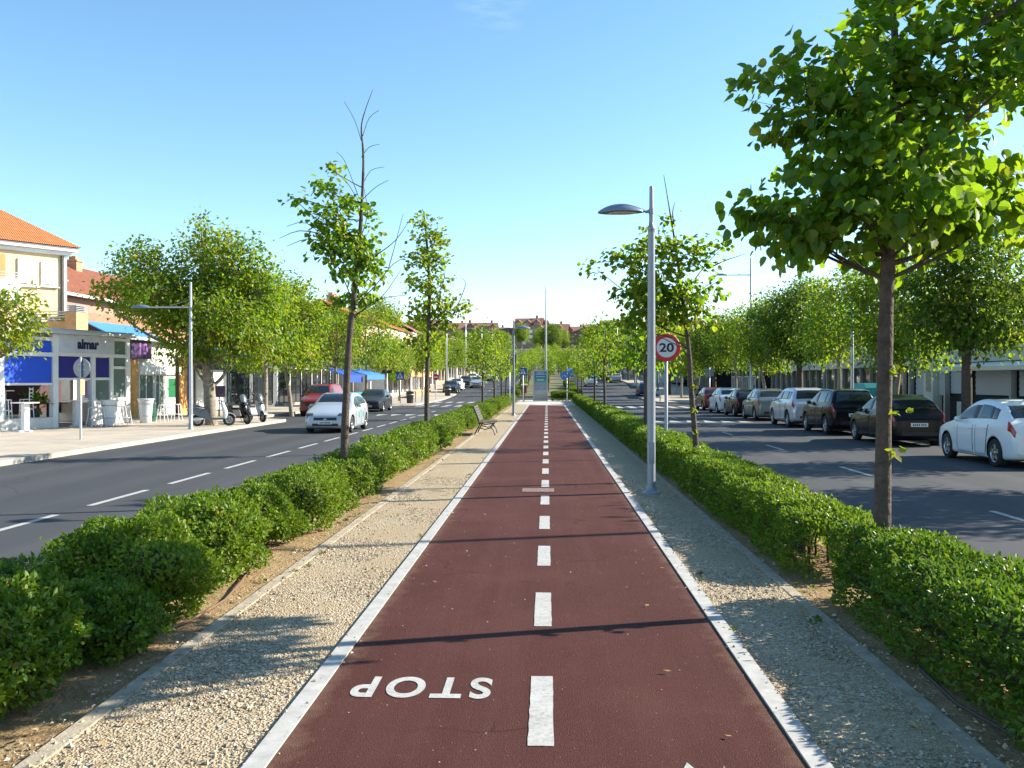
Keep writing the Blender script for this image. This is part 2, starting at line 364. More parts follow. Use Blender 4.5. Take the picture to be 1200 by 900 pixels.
def tiles(name, c1, c2, sc=(4.5, 3.2)):
    """clay roof tiles: ribs run down the slope"""
    m, nt, p, oc = start(name, .8, .25)
    wv = N(nt, 'ShaderNodeTexWave'); wv.wave_type = 'BANDS'; wv.bands_direction = 'X'; wv.inputs['Scale'].default_value = sc[0] / math.pi
    nt.links.new(oc, wv.inputs['Vector'])
    w2 = N(nt, 'ShaderNodeTexWave'); w2.wave_type = 'BANDS'; w2.bands_direction = 'Z'; w2.wave_profile = 'SAW'; w2.inputs['Scale'].default_value = sc[1] / math.pi
    nt.links.new(oc, w2.inputs['Vector'])
    c = mix(nt, .6, ramp(nt, wv.outputs['Fac'], [(.2, c2), (.7, c1)]), ramp(nt, noise(nt, oc, 2.5, 6, .75), [(.3, c2), (.7, c1)]))
    nt.links.new(c, p.inputs['Base Color'])
    bumped(nt, p, math_(nt, 'ADD', wv.outputs['Fac'], w2.outputs['Fac']), .8, .06); return m
M['roofo'] = tiles('orange_clay_tiles', (.52, .20, .075), (.33, .11, .04), (9, 6))
M['roofr'] = tiles('red_clay_tiles', (.34, .125, .07), (.13, .05, .035), (7, 5))
M['roofp'] = tiles('dull_clay_tiles', (.33, .17, .125), (.22, .115, .09))
m, nt, p, oc = start('brick', .9, .2)
b = N(nt, 'ShaderNodeTexBrick'); b.inputs['Scale'].default_value = 1; b.inputs['Brick Width'].default_value = .25; b.inputs['Row Height'].default_value = .075; b.inputs['Mortar Size'].default_value = .01
b.inputs['Color1'].default_value = (.42, .20, .09, 1); b.inputs['Color2'].default_value = (.50, .26, .12, 1); b.inputs['Mortar'].default_value = (.45, .38, .30, 1)
mp = N(nt, 'ShaderNodeMapping'); mp.inputs['Rotation'].default_value = (R(90), 0, 0); nt.links.new(oc, mp.inputs[0]); nt.links.new(mp.outputs[0], b.inputs['Vector'])
nt.links.new(b.outputs[0], p.inputs['Base Color']); M['brick'] = m

def paintmat(name, col, metal=.0, rough=.28, spec=.4, coat=.35):
    return mat('paint_' + name, col, rough, metal, spec, coat=coat)
P_ = {'white': paintmat('white', (.74, .75, .77)), 'silver': paintmat('silver', (.44, .46, .49), .5, .3), 'black': paintmat('black', (.006, .006, .009), 0, .22, .22, .12), 'darkgrey': paintmat('dark_grey', (.035, .04, .05), .2, .28, .25, .15),
      'red': paintmat('red', (.21, .022, .022)), 'sage': paintmat('grey_green', (.20, .225, .22), .4), 'blue': paintmat('dark_blue', (.03, .05, .11), .3), 'wine': paintmat('wine', (.13, .015, .02), .2), 'bluesilver': paintmat('blue_silver', (.46, .50, .56), .3), 'palesilver': paintmat('pale_silver', (.60, .62, .66), .35)}

# ------------------------------------------------------------------ ground: sheets follow the terrain
YS = [-40 + 4 * i for i in range(46)] + [150 + 10 * i for i in range(40)] + [560 + 60 * i for i in range(20)]
def sheet(name, xl, xr, z, mt, y0=-40, y1=1700, ys=None, skirt=None):
    """a strip of ground between xl(y) and xr(y); skirt drops a vertical face on each long side"""
    L = xl if callable(xl) else (lambda y: xl); Rr = xr if callable(xr) else (lambda y: xr)
    yy = sorted(set([y0, y1] + [y for y in (ys or YS) if y0 < y < y1]))
    b = MB(); n = len(yy)
    vs = [(L(y), y, zt(y) + z) for y in yy] + [(Rr(y), y, zt(y) + z) for y in yy]
    b.add(vs, [(i, n + i, n + i + 1, i + 1) for i in range(n - 1)])
    if skirt:
        for side in (L, Rr):
            vs = [(side(y), y, zt(y) + z) for y in yy] + [(side(y), y, zt(y) + z - skirt) for y in yy]
            b.add(vs, [(i, n + i, n + i + 1, i + 1) for i in range(n - 1)])
        for y in (y0, y1): b.add([(L(y), y, zt(y) + z), (Rr(y), y, zt(y) + z), (Rr(y), y, zt(y) + z - skirt), (L(y), y, zt(y) + z - skirt)], [(0, 1, 2, 3)])
    return tag(b.build(name, mt), kind='structure')
def pw(pts):
    """piecewise linear x(y)"""
    ys = [p[0] for p in pts]; xs = [p[1] for p in pts]
    return lambda y: float(np.interp(y, ys, xs))
KL = pw([(-40, -12.95), (43, -12.65), (44.5, -15.1), (66, -15.1), (69, -12.7), (71.5, -10.45), (103, -10.45), (105.5, -12.7), (400, -12.7)])
KR = pw([(-40, 12.4), (77, 12.4), (79.5, 9.7), (96, 9.7), (98, 12.4), (400, 12.4)])
YD = sorted(set(YS + [43, 44.5, 66, 69, 71.5, 77, 79.5, 86, 96, 98, 103, 105.5]))
sheet('terrain', -1500, 1500, -.2, M['field'])
sheet('road', -16, 13.5, -.13, M['asphalt'], -40, 420)
sheet('sidewalk_left', -70, lambda y: KL(y) - .16, 0, M['paving'], -40, 300, YD)
sheet('sidewalk_right', lambda y: KR(y) + .16, 70, 0, M['paving'], -40, 300, YD)
sheet('kerb_left', lambda y: KL(y) - .16, KL, .004, M['conc'], -40, 300, YD, .16)
sheet('kerb_right', KR, lambda y: KR(y) + .16, .004, M['conc'], -40, 300, YD, .16)
# the planted median
sheet('median_kerb_left', -4.0, -3.85, .0, M['conc'], -40, 86, None, .16)
sheet('median_kerb_right', 3.6, 3.75, .0, M['conc'], -40, 86, None, .16)
sheet('median_kerb_end', -3.85, 3.6, .0, M['conc'], 85.85, 86, None, .16)
def earth(name, x0, x1, y0, y1):
    rng = np.random.default_rng(5); b = MB(); xs = np.linspace(x0, x1, 9); ys = np.arange(y0, y1 + .01, .22 if y1 < 40 else .5); n = len(xs)
    vs = []
    for y in ys:
        for i, x in enumerate(xs):
            e = 0 if i in (0, n - 1) else 1
            vs.append((x, y, -.012 + e * (.02 * math.sin(x * 5 + y * 2.1) * math.cos(y * 1.3 + x) + rng.uniform(-.012, .012))))
    b.add(vs, [(j * n + i, j * n + i + 1, (j + 1) * n + i + 1, (j + 1) * n + i) for j in range(len(ys) - 1) for i in range(n - 1)], 0, True)
    tag(b.build(name, M['earth']), kind='structure')
earth('earth_bed_left', -3.85, -2.56, -6, 85.85); earth('earth_bed_right', 2.22, 3.6, -6, 85.85)
sheet('gravel_path_left', -2.46, -1.46, 0, M['gravel'], -8, 67.8)
sheet('gravel_path_right', 1.37, 2.12, 0, M['gravel'], -8, 67.8)
sheet('edging_left', -2.56, -2.46, .012, M['edging'], -8, 67.8, None, .05)
sheet('edging_right', 2.12, 2.22, .005, M['edging'], -8, 67.8, None, .05)
sheet('path_border_left', -1.46, -1.35, .022, M['strip'], -8, 67.8, None, .05)
sheet('path_border_right', 1.26, 1.37, .022, M['strip'], -8, 67.8, None, .05)
sheet('bike_path', -1.35, 1.26, .010, M['red'], -8, 67.8)
sheet('median_end_paving', -2.56, 2.22, .0, M['slab'], 67.8, 85.85)
# the median goes on beyond the crossing
M['verge'] = mat('weedy_verge', (.085, .105, .032), .95, noise=(1.5, .5), col2=(.16, .13, .065))
sheet('far_median', -3.9, 3.65, 0, M['verge'], 97, 400, None, .16)

def markings(name, quads, mt):
    b = MB()
    for q in quads:
        b.add([(x, y, zt(y) + z) for x, y, z in q], [tuple(range(len(q)))])
    return tag(b.build(name, mt), kind='structure')
RJ = random.Random(8)
def rect(x0, x1, y0, y1, z):
    if y0 > 30: return [(x0, y0, z), (x1, y0, z), (x1, y1, z), (x0, y1, z)]
    j = lambda: RJ.uniform(-.0028, .0028)
    n = max(2, int((y1 - y0) / .09)); ys_ = [y0 + (y1 - y0) * i / n for i in range(n + 1)]
    return [(x0 + (x1 - x0) * k / 3 , y0 + j(), z) for k in range(4)] + [(x1 + j(), y, z) for y in ys_[1:-1]] + [(x1 - (x1 - x0) * k / 3, y1 + j(), z) for k in range(4)] + [(x0 + j(), y, z) for y in ys_[1:-1][::-1]]
ZP, ZR = .014, -.126
markings('path_centre_line', [rect(-.098, .036, 4.55 - 2.22 * 3 + 2.22 * i, 5.625 - 2.22 * 3 + 2.22 * i, ZP) for i in range(32)], M['paint'])
markings('arrow_marking', [[(.68, 4.38, ZP), (.52, 3.95, ZP), (.84, 3.95, ZP)], rect(.62, .74, 3.0, 3.95, ZP)], M['paint'])
markings('worn_marking', [rect(-.42, .12, 14.95, 15.45, ZP + .002)], M['wornpaint'])
q = []
for i in range(20):
    y = 11.0 + 3.03 * (i - 4); q.append(rect(-7.36, -7.24, y, y + 2.05, ZR))
for i in range(20): q.append(rect(-7.36, -7.24, 106 + i * 7.05, 108 + i * 7.05, ZR))
markings('left_lane_line', q, M['paint'])
q = []
for i in range(45):
    y = 19.0 + 7.05 * (i - 5)
    if not 58 < y < 100: q.append(rect(6.75, 6.86, y, y + 2.05, ZR))
markings('right_lane_line', q, M['paint'])
q = [rect(x, x + .5, 65.5, 70.0, ZR) for x in np.arange(4.1, 12.0, 1.0)]
q += [rect(x, x + .5, 68.5, 73.0, ZR) for x in np.arange(-10.2, -4.2, 1.0)] + [rect(x, x + .5, 80, 84.0, ZR) for x in np.arange(-10.2, -4.2, 1.0)]
markings('zebra_crossings', q, M['paint'])
q = [[(x, 43.2, ZR), (x + .62, 43.2, ZR), (x + .31, 45.6, ZR)] for x in np.arange(4.2, 9.6, .84)] + [[(x, 52.6, ZR), (x + .62, 52.6, ZR), (x + .31, 50.4, ZR)] for x in np.arange(-10.0, -4.4, .84)]
markings('give_way_triangles', q, M['paint'])
markings('kerb_lane_lines', [rect(-4.42, -4.32, -30, 64, ZR), rect(-4.42, -4.32, 106, 300, ZR)], M['paint'])

def text_mesh(txt, size, bold=0.0, depth=0.0, sp=1.0):
    cu = bpy.data.curves.new('lettering', 'FONT'); cu.body = txt; cu.size = size; cu.offset = bold; cu.extrude = depth; cu.align_x = 'CENTER'; cu.space_character = sp
    o = bpy.data.objects.new('lettering', cu); COL.objects.link(o)
    dg = bpy.context.evaluated_depsgraph_get(); me = bpy.data.meshes.new_from_object(o.evaluated_get(dg), depsgraph=dg)
    bpy.data.objects.remove(o); return me
def lettering(name, txt, w, h, mt, parent=None, bold=0.0, sp=1.0):
    """a word scaled to w x h, standing in its local XY plane and centred"""
    me = text_mesh(txt, 1.0, bold, 0.0, sp)
    co = np.zeros(len(me.vertices) * 3); me.vertices.foreach_get('co', co); co = co.reshape(-1, 3)
    lo, hi = co.min(0), co.max(0)
    co[:, 0] = (co[:, 0] - (lo[0] + hi[0]) / 2) * w / (hi[0] - lo[0]); co[:, 1] = (co[:, 1] - (lo[1] + hi[1]) / 2) * h / (hi[1] - lo[1]); co[:, 2] = 0
    me.vertices.foreach_set('co', co.ravel()); me.materials.clear(); me.materials.append(mt); me.update()
    return link(name, me, parent)
o = lettering('stop_marking', 'STOP', .84, .37, M['paint'], None, .028, 1.28)
o.location = (-.755, 5.395, ZP); o.rotation_euler = (0, 0, math.pi); tag(o, kind='structure')

# loose stones on the gravel strips near the camera
def pebbles():
    rng = np.random.default_rng(11); base = np.array([(1, 0, 0), (0, 1, 0), (-1, 0, 0), (0, -1, 0), (0, 0, .75), (0, 0, -.5)])
    fc = [(0, 1, 4), (1, 2, 4), (2, 3, 4), (3, 0, 4)]
    vs = []; fs = []
    for x0, x1, n in ((-2.47, -1.455, 13500), (1.365, 2.13, 11500), (-2.75, -2.4, 900), (2.1, 2.4, 900), (-1.50, -1.33, 80), (1.23, 1.42, 80), (-1.3, 1.2, 150)):
        for i in range(n):
            y = 3.6 + 14 * rng.random() ** 1.8; x = rng.uniform(x0, x1); s = rng.choice([.006, .008, .010, .013, .016], p=[.28, .3, .22, .14, .06]) * rng.uniform(.8, 1.25)
            if x0 == -1.3: s *= .6
            clump = 9 if n < 2000 else math.sin(x * 4.1 + y * 1.7) + math.sin(y * 2.9 - x * 2)
            if clump < .1 and rng.random() < .85: continue
            a = rng.random() * 6.28; ca, sa = math.cos(a), math.sin(a); k = rng.uniform(.7, 1.3, 3)
            o_ = len(vs)
            for bx, by, bz in base + rng.uniform(-.22, .22, (6, 3)):
                bx *= k[0]; by *= k[1]; vs.append((x + s * (bx * ca - by * sa), y + s * (bx * sa + by * ca), (.024 if -1.46 < x < -1.35 or 1.26 < x < 1.37 else .012 if -1.35 < x < 1.26 or abs(x + 2.51) < .05 else .003) + s * bz * k[2]))
            fs += [tuple(j + o_ for j in f) for f in fc]
    b = MB(); b.v = vs; b.f = fs; b.m = [0] * len(fs); b.sm = [False] * len(fs)
    m = bpy.data.materials.new('loose_stone'); m.use_nodes = True; nt = m.node_tree; p = nt.nodes['Principled BSDF']; p.inputs['Roughness'].default_value = .9
    g = N(nt, 'ShaderNodeNewGeometry'); nt.links.new(ramp(nt, g.outputs['Random Per Island'], [(0, (.20, .15, .095)), (.4, (.36, .28, .18)), (.75, (.44, .36, .255)), (1, (.55, .49, .40))]), p.inputs['Base Color'])
    tag(b.build('gravel', m), 'loose pale stones scattered over the gravel strips', 'gravel', kind='stuff')
pebbles()
def litter():
    rng = np.random.default_rng(4); b = MB()
    for i in range(900):
        left = rng.random() < .55
        x = rng.uniform(-2.95, -2.0) if left else rng.uniform(1.7, 2.6)
        if i < 26: x = rng.uniform(-1.3, 1.2)
        y = 3.8 + 18 * rng.random() ** 1.5; s = rng.uniform(.012, .03); a = rng.random() * 6.28; z = .02 + rng.uniform(0, .012); t = rng.uniform(-.5, .5)
        ca, sa = math.cos(a) * s, math.sin(a) * s
        b.add([(x - ca, y - sa, z), (x + sa * .5, y - ca * .5, z + t * s * .5), (x + ca, y + sa, z + t * s), (x - sa * .5, y + ca * .5, z)], [(0, 1, 2, 3)])
    m = bpy.data.materials.new('dry_leaf'); m.use_nodes = True; nt = m.node_tree; p = nt.nodes['Principled BSDF']; p.inputs['Roughness'].default_value = .8
    g = N(nt, 'ShaderNodeNewGeometry'); nt.links.new(ramp(nt, g.outputs['Random Per Island'], [(0, (.16, .09, .04)), (.5, (.30, .19, .08)), (1, (.46, .36, .16))]), p.inputs['Base Color'])
    tag(b.build('fallen_leaves', m), 'small dry leaves littering the earth beside the hedges', 'leaves', kind='stuff')
litter()
def weeds():
    rng = np.random.default_rng(9); P, A, Nn, Z = [], [], [], []
    for i in range(46):
        side = rng.random() < .5; x = rng.choice([-2.66, -1.50, -2.42, -2.85]) if side else rng.choice([2.28, 1.40, 2.10, 2.4]); x += rng.normal() * .04; y = 3.8 + 24 * rng.random() ** 1.3
        for q in range(rng.integers(5, 13)):
            a = rng.random() * 6.28; P.append((x + .02 * math.cos(a), y + .02 * math.sin(a), .0)); A.append((math.cos(a) * .6, math.sin(a) * .6, rng.uniform(.35, 1.1))); Nn.append((rng.normal() * .3 - math.cos(a), rng.normal() * .3 - math.sin(a), .6)); Z.append(rng.uniform(.02, .055))
    v, f = leaves(np.array(P), np.array(A), np.array(Nn), np.array(Z), 'rhomb'); tag(link('weeds', leaf_mesh('weeds', [(v, f, 0)], [leafmat('weed_leaf', [(0, (.06, .12, .02)), (.6, (.12, .17, .03)), (1, (.26, .22, .08))])])), 'small weeds sprouting along the edges of the gravel strips', 'weeds', kind='stuff')
pipe = MB(); pipe.tube([(-2.98, 5.9, .02), (-2.86, 6.3, .03), (-2.74, 6.8, .025), (-2.70, 7.4, .03), (-2.78, 8.0, .03), (-2.9, 8.6, .02)], .011, 6)
tag(pipe.build('irrigation_hose', mat('brown_hose', (.16, .09, .06), .6)), 'thin brown irrigation hose lying at the foot of the left shrubs', 'hose')
pipe = MB(); pipe.tube([(2.62, 4.2, .02), (2.42, 4.7, .03), (2.34, 5.2, .025), (2.38, 5.8, .03), (2.52, 6.3, .02)], .011, 6)
tag(pipe.build('irrigation_hose', mat('dark_hose', (.05, .04, .035), .6)), 'thin dark irrigation hose at the foot of the near right hedge', 'hose')

# ------------------------------------------------------------------ foliage
HEART = np.array([(0, 0), (.34, .10), (.50, .38), (.40, .68), (0, 1.0), (-.40, .68), (-.50, .38), (-.34, .10)])
HEARTF = [(0, 1, 2, 3, 4), (0, 4, 5, 6, 7)]
OVAL = np.array([(0, 0), (.28, .30), (.24, .68), (0, 1.0), (-.24, .68), (-.28, .30)])
OVALF = [(0, 1, 2, 3), (0, 3, 4, 5)]
RHOMB = np.array([(0, 0), (.36, .45), (0, 1.0), (-.36, .45)])
RHOMBF = [(0, 1, 2), (0, 2, 3)]
SHAPES = {'heart': (HEART, HEARTF), 'oval': (OVAL, OVALF), 'rhomb': (RHOMB, RHOMBF)}
def leaves(pos, axis, nrm, size, shape, fold=.22):
    """arrays of leaf blades: pos N,3; axis (tip direction) N,3; nrm N,3; size N -> verts, faces"""
    V, F = SHAPES[shape]
    axis = axis / np.linalg.norm(axis, axis=1, keepdims=True)
    side = np.cross(axis, nrm); side /= np.linalg.norm(side, axis=1, keepdims=True) + 1e-9
    up = np.cross(side, axis)
    n = len(pos); k = len(V)
    u = V[:, 0][None, :, None]; v = V[:, 1][None, :, None]
    P = pos[:, None, :] + size[:, None, None] * (u * side[:, None, :] + v * axis[:, None, :] + (np.abs(u) * fold - .18 * v * v) * up[:, None, :])
    fs = []
    for f in F: fs.append((np.arange(n)[:, None] * k + np.array(f)[None, :]))
    return P.reshape(-1, 3), fs
def leaf_mesh(name, groups, mats, extra=None):
    """groups: (verts, faces, material index) from leaves(); one mesh"""
    vs = []; loops = []; starts = []; mi = []; off = 0; ls = 0; sm = []
    if extra is not None:
        ev, ef, em = extra; vs.append(np.array(ev)); 
        for f in ef: starts.append(np.array([ls])); loops.append(np.array(f)); ls += len(f); mi.append(np.array([em])); sm.append(np.array([True]))
        off += len(ev)
    for v, fs, m_ in groups:
        for f in fs:
            n, k = f.shape; loops.append((f + off).ravel()); starts.append(ls + np.arange(n) * k); ls += n * k; mi.append(np.full(n, m_)); sm.append(np.zeros(n, bool))
        vs.append(v); off += len(v)
    vs = np.concatenate(vs); loops = np.concatenate(loops).astype(np.int32); starts = np.concatenate(starts).astype(np.int32); mi = np.concatenate(mi).astype(np.int32); sm = np.concatenate(sm)
    me = bpy.data.meshes.new(name); me.vertices.add(len(vs)); me.vertices.foreach_set('co', vs.astype(np.float32).ravel())
    me.loops.add(len(loops)); me.loops.foreach_set('vertex_index', loops)
    me.polygons.add(len(starts)); me.polygons.foreach_set('loop_start', starts)
    for m in mats: me.materials.append(m)
    me.polygons.foreach_set('material_index', mi); me.polygons.foreach_set('use_smooth', sm)
    me.update(calc_edges=True); me.validate(); return me
def unit(n, rng):
    v = rng.normal(size=(n, 3)); return v / np.linalg.norm(v, axis=1, keepdims=True)

def crown_mesh(rng, clusters, per, sig, size, shape, mats, ytip=.12):
    """leaf clusters (N,3); a share ytip of the clusters uses the second (yellower) material"""
    pos = np.repeat(clusters, per, axis=0); n = len(pos)
    cc = clusters.mean(0)
    off = np.clip(rng.normal(size=(n, 3)), -1.7, 1.7) * sig * np.array([1, 1, .75]); pos = pos + off
    out = pos - cc; out /= np.linalg.norm(out, axis=1, keepdims=True) + 1e-6
    ax = out * .6 + rng.normal(size=(n, 3)) * .55 + np.array([0, 0, -.45])
    nr = np.array([0, 0, 1.0]) + out * .35 + rng.normal(size=(n, 3)) * .55
    sz = size * rng.uniform(.55, 1.2, n)
    sel = np.repeat(rng.random(len(clusters)) < ytip, per)
    gs = []
    for k, msk in ((0, ~sel), (1, sel)):
        if msk.any():
            v, f = leaves(pos[msk], ax[msk], nr[msk], sz[msk], shape); gs.append((v, f, k))
    return leaf_mesh('crown', gs, mats)

def blob_clusters(rng, blobs, dens, depth=.8, yj=0.35, cy=0.0, minn=3):
    """cluster points in a set of ellipsoids (x, z, rx, rz) spread in depth around cy"""
    pts = []; cs = []
    for b in blobs:
        x, z, rx, rz = b[:4]; ry = depth * rx if len(b) < 6 else b[5]
        y = cy + (b[4] if len(b) > 4 else rng.uniform(-yj, yj)); cs.append((x, y, z))
        n = max(minn, int(dens * rx * ry * rz))
        d = unit(n, rng) * (rng.random(n) ** .42)[:, None]
        pts.append(np.stack([x + d[:, 0] * rx, y + d[:, 1] * ry, z + d[:, 2] * rz], 1))
    return pts, cs
def sweep(p, r0, r1): 
    n = len(p); return [r0 + (r1 - r0) * i / max(1, n - 1) for i in range(n)]
def smooth_path(pts, k=3):
    pts = [Vector(p) for p in pts]; out = []
    for i in range(len(pts) - 1):
        p0, p1, p2, p3 = pts[max(i - 1, 0)], pts[i], pts[i + 1], pts[min(i + 2, len(pts) - 1)]
        for j in range(k):
            t = j / k
            out.append(.5 * ((2 * p1) + (p2 - p0) * t + (2 * p0 - 5 * p1 + 4 * p2 - p3) * t * t + (3 * p1 - p0 - 3 * p2 + p3) * t ** 3))
    return out + [pts[-1]]
def tree_parts(rng, root, trunk, rads, limbs, blobs, dens, per, sig, size, shape, leafm, bark, depth=.8, yj=.35, cy=0.0, ytip=.12, twigr=.008, tsides=10, fork=None, twigs_to=.5, origin=(0, 0, 0)):
    """trunk + limbs as one mesh, leaves as another; all coordinates relative to origin"""
    ox, oy, oz = origin
    pl, cs = blob_clusters(rng, [(b[0] - ox, b[1] - oz) + tuple(b[2:]) for b in blobs], dens, depth, yj, cy)
    t = MB(); tp = smooth_path([(x - ox, y - oy, z - oz) for x, y, z in trunk], 4)
    tr = np.interp(np.linspace(0, 1, len(tp)), np.linspace(0, 1, len(rads)), rads)
    tr = [r * (1 + .07 * math.sin(i * 1.9) + .04 * math.sin(i * 4.3)) for i, r in enumerate(tr)]
    t.tube(tp, tr, tsides)
    for lp, r0 in limbs:
        q = smooth_path([(x - ox, y - oy, z - oz) for x, y, z in lp], 3); t.tube(q, sweep(q, r0, .0035), 6)
    # twigs: each crown lobe hangs on a limb from the trunk, leaf clusters on twigs from that limb
    tz = [p.z for p in tp]
    for c, pts in zip(cs, pl):
        c = Vector(c); h = (fork if fork else tz[-1] * .4)
        za = max(h, min(tz[-1] * .97, c.z - .55 * math.hypot(c.x - tp[0].x, c.y - tp[0].y) - .1))
        i = min(range(len(tp)), key=lambda k: abs(tz[k] - za)); a = tp[i]
        mid = a.lerp(c, .5) + Vector((rng.normal() * .06, rng.normal() * .06, -.06)) * (c - a).length
        lp = smooth_path([a, mid, c], 4); r0 = min(tr[i] * .55, twigr * (2 + 1.4 * (c - a).length)); t.tube(lp, sweep(lp, r0, twigr), 5)
        for q in pts:
            if rng.random() < twigs_to:
                b_ = lp[int(rng.uniform(.35, 1) * (len(lp) - 1))]; q = Vector(q)
                m_ = b_.lerp(q, .5) + Vector((0, 0, .05)) * (q - b_).length
                t.tube([b_, m_, q], [twigr * .8, twigr * .6, twigr * .35], 4, cap=False)
    t.build('trunk', bark, root)
    me = crown_mesh(rng, np.concatenate(pl), per, sig, size, shape, leafm, ytip)
    link('crown', me, root)

def P3(path, y, rng=None, j=0.0, y0=None):
    """(x, z) pairs -> 3-D points at depth y, wandering in depth as they go"""
    out = []; d = 0.0
    for i, (x, z) in enumerate(path):
        if i and rng is not None: d += rng.uniform(-j, j)
        out.append((x, y + d, z))
    return out
G_MED = 'young linden trees along the median'
# near right tree
rng = np.random.default_rng(21)
t = thing('linden_tree', 'large young linden with dense big leaves rising out of the near right hedge', 'tree', (2.75, 7.43, 0), 0, G_MED)
R1B = [(2.02, 4.22, 0.42, 0.42), (1.85, 3.28, 0.35, 0.28), (2.4, 3.8, 0.49, 0.49), (2.5, 3.17, 0.56, 0.31), (2.92, 3.37, 0.49, 0.42), (3.05, 4.14, 0.49, 0.56), (3.46, 3.47, 0.35, 0.35), (3.53, 4.55, 0.56, 0.56), (3.39, 3.13, 0.49, 0.26), (3.75, 3.35, 0.30, 0.28), (2.78, 5.19, 0.42, 0.42), (4.0, 4.82, 0.48, 0.55), (2.16, 4.46, 0.31, 0.24), (2.71, 4.56, 0.31, 0.35), (3.39, 5.38, 0.56, 0.42), (4.21, 5.37, 0.48, 0.41),
       (2.1, 3.22, .42, .30, .1), (2.15, 3.95, .38, .32, -.2), (2.6, 3.6, .45, .4, .85), (3.2, 3.9, .5, .5, .9), (2.9, 3.3, .45, .35, -.75), (3.5, 4.2, .45, .45, -.8), (2.3, 3.2, .4, .3, .7), (3.1, 3.0, .4, .25, .7), (2.75, 4.6, .4, .4, .7)]
R1T = [[(2.75, -.05), (2.74, 0.8), (2.76, 2.19), (2.78, 2.85), (2.81, 3.58), (2.85, 4.28), (2.81, 4.98), (2.78, 5.4)], [(2.79, 2.82), (3.02, 2.89), (3.26, 3.02), (3.8, 3.15)], [(2.81, 3.17), (2.5, 3.48), (2.23, 3.73), (1.99, 4.22)], [(2.78, 2.89), (2.43, 2.96), (1.92, 3.21)], [(2.83, 3.93), (2.57, 4.21), (2.4, 4.56), (2.16, 4.46)], [(2.85, 4.14), (3.19, 4.35), (3.53, 4.55), (4.0, 4.82)], [(2.82, 3.58), (3.12, 3.65), (3.46, 3.51), (3.87, 3.57)], [(2.85, 4.56), (2.78, 4.84), (2.81, 5.26)]]
tree_parts(rng, t, P3(R1T[0], 7.43), [.078, .066, .060, .056, .046, .036, .024, .01], [(P3(l, 7.43, rng, .12), .028 if i < 1 else .02) for i, l in enumerate(R1T[1:])], R1B, 345, 14, .088, .102, 'heart', [M['linden'], M['lindeny']], M['bark'], .85, .4, ytip=.10, twigr=.005, tsides=14, fork=2.75, twigs_to=.5, origin=(2.75, 7.43, 0))
def sprouts(root, spots, seed, mt, size=.10):
    rng = np.random.default_rng(seed)
    for q in spots:
        p_ = np.array(q) + rng.normal(size=(6, 3)) * .03; n = len(p_)
        v, f = leaves(p_, rng.normal(size=(n, 3)) + np.array([.8, -.5, -.2]), rng.normal(size=(n, 3)) * .6 + np.array([0, -.4, 1]), size * rng.uniform(.5, 1, n), 'heart'); tag(link('sprout', leaf_mesh('sprout', [(v, f, 0)], [mt]), root), kind='stuff')
sprouts(t, [(.07, -.05, 1.62), (.06, -.05, 1.32), (.05, -.04, 1.95)], 3, M['lindeny'], .085)
# second right tree
rng = np.random.default_rng(22)
R2B = [(1.41, 4.02, 0.44, 0.29), (0.93, 3.95, 0.24, 0.16), (1.88, 4.34, 0.47, 0.38), (2.35, 4.34, 0.44, 0.38), (2.04, 3.7, 0.63, 0.44), (2.82, 4.18, 0.41, 0.32), (3.22, 4.33, 0.13, 0.13), (2.51, 3.47, 0.52, 0.44), (1.57, 3.39, 0.44, 0.38), (1.62, 3.0, 0.42, 0.30), (2.72, 3.02, 0.34, 0.28), (3.06, 3.7, 0.25, 0.28), (2.12, 4.73, 0.25, 0.19), (2.2, 3.23, 0.63, 0.32)]
R2T = [[(2.76, -.05), (2.75, 0.7), (2.67, 1.65), (2.62, 2.44), (2.51, 3.39), (2.38, 4.34), (2.29, 4.89), (2.16, 5.68)], [(2.35, 4.73), (2.32, 4.97), (2.35, 5.16)], [(2.56, 2.91), (2.04, 3.7), (1.41, 4.06), (0.78, 4.03)], [(2.59, 2.68), (2.04, 2.91), (1.57, 3.31)], [(2.51, 3.39), (2.82, 3.86), (3.23, 4.33)], [(2.62, 2.44), (2.27, 2.68), (1.8, 2.76)], [(2.53, 3.23), (2.9, 3.54), (3.14, 3.7)], [(2.46, 3.7), (2.12, 4.34), (2.04, 4.73)], [(2.98, 3.94), (3.29, 4.09), (3.68, 4.22)]]
t = thing('linden_tree', 'young linden with a leaning trunk just behind the 20 sign', 'tree', (2.76, 16.7, 0), 0, G_MED)
tree_parts(rng, t, P3(R2T[0], 16.7), [.065, .058, .05, .045, .035, .022, .014, .004], [(P3(l, 16.7, rng, .1), .016) for l in R2T[1:]], R2B, 290, 11, .105, .100, 'heart', [M['linden'], M['lindeny']], M['bark'], .9, .35, ytip=.45, twigr=.004, fork=2.4, origin=(2.76, 16.7, 0)); sprouts(t, [(-.06, -.05, 1.35), (-.02, -.05, .95), (-.10, -.05, 1.75)], 5, M['lindeny'])
rng = np.random.default_rng(23)
L1B = [(-3.12, 3.27, 0.41, 0.3), (-3.26, 3.89, 0.58, 0.39), (-3.54, 4.03, 0.28, 0.25), (-2.98, 3.75, 0.3, 0.39), (-3.33, 4.51, 0.46, 0.36), (-3.05, 4.65, 0.28, 0.3), (-3.54, 4.93, 0.33, 0.3), (-4.1, 4.82, 0.19, 0.11), (-3.47, 5.27, 0.19, 0.15), (-2.98, 4.09, 0.3, 0.36), (-2.77, 3.61, 0.18, 0.18), (-3.82, 4.65, 0.19, 0.14), (-3.33, 4.23, 0.48, 0.28)]
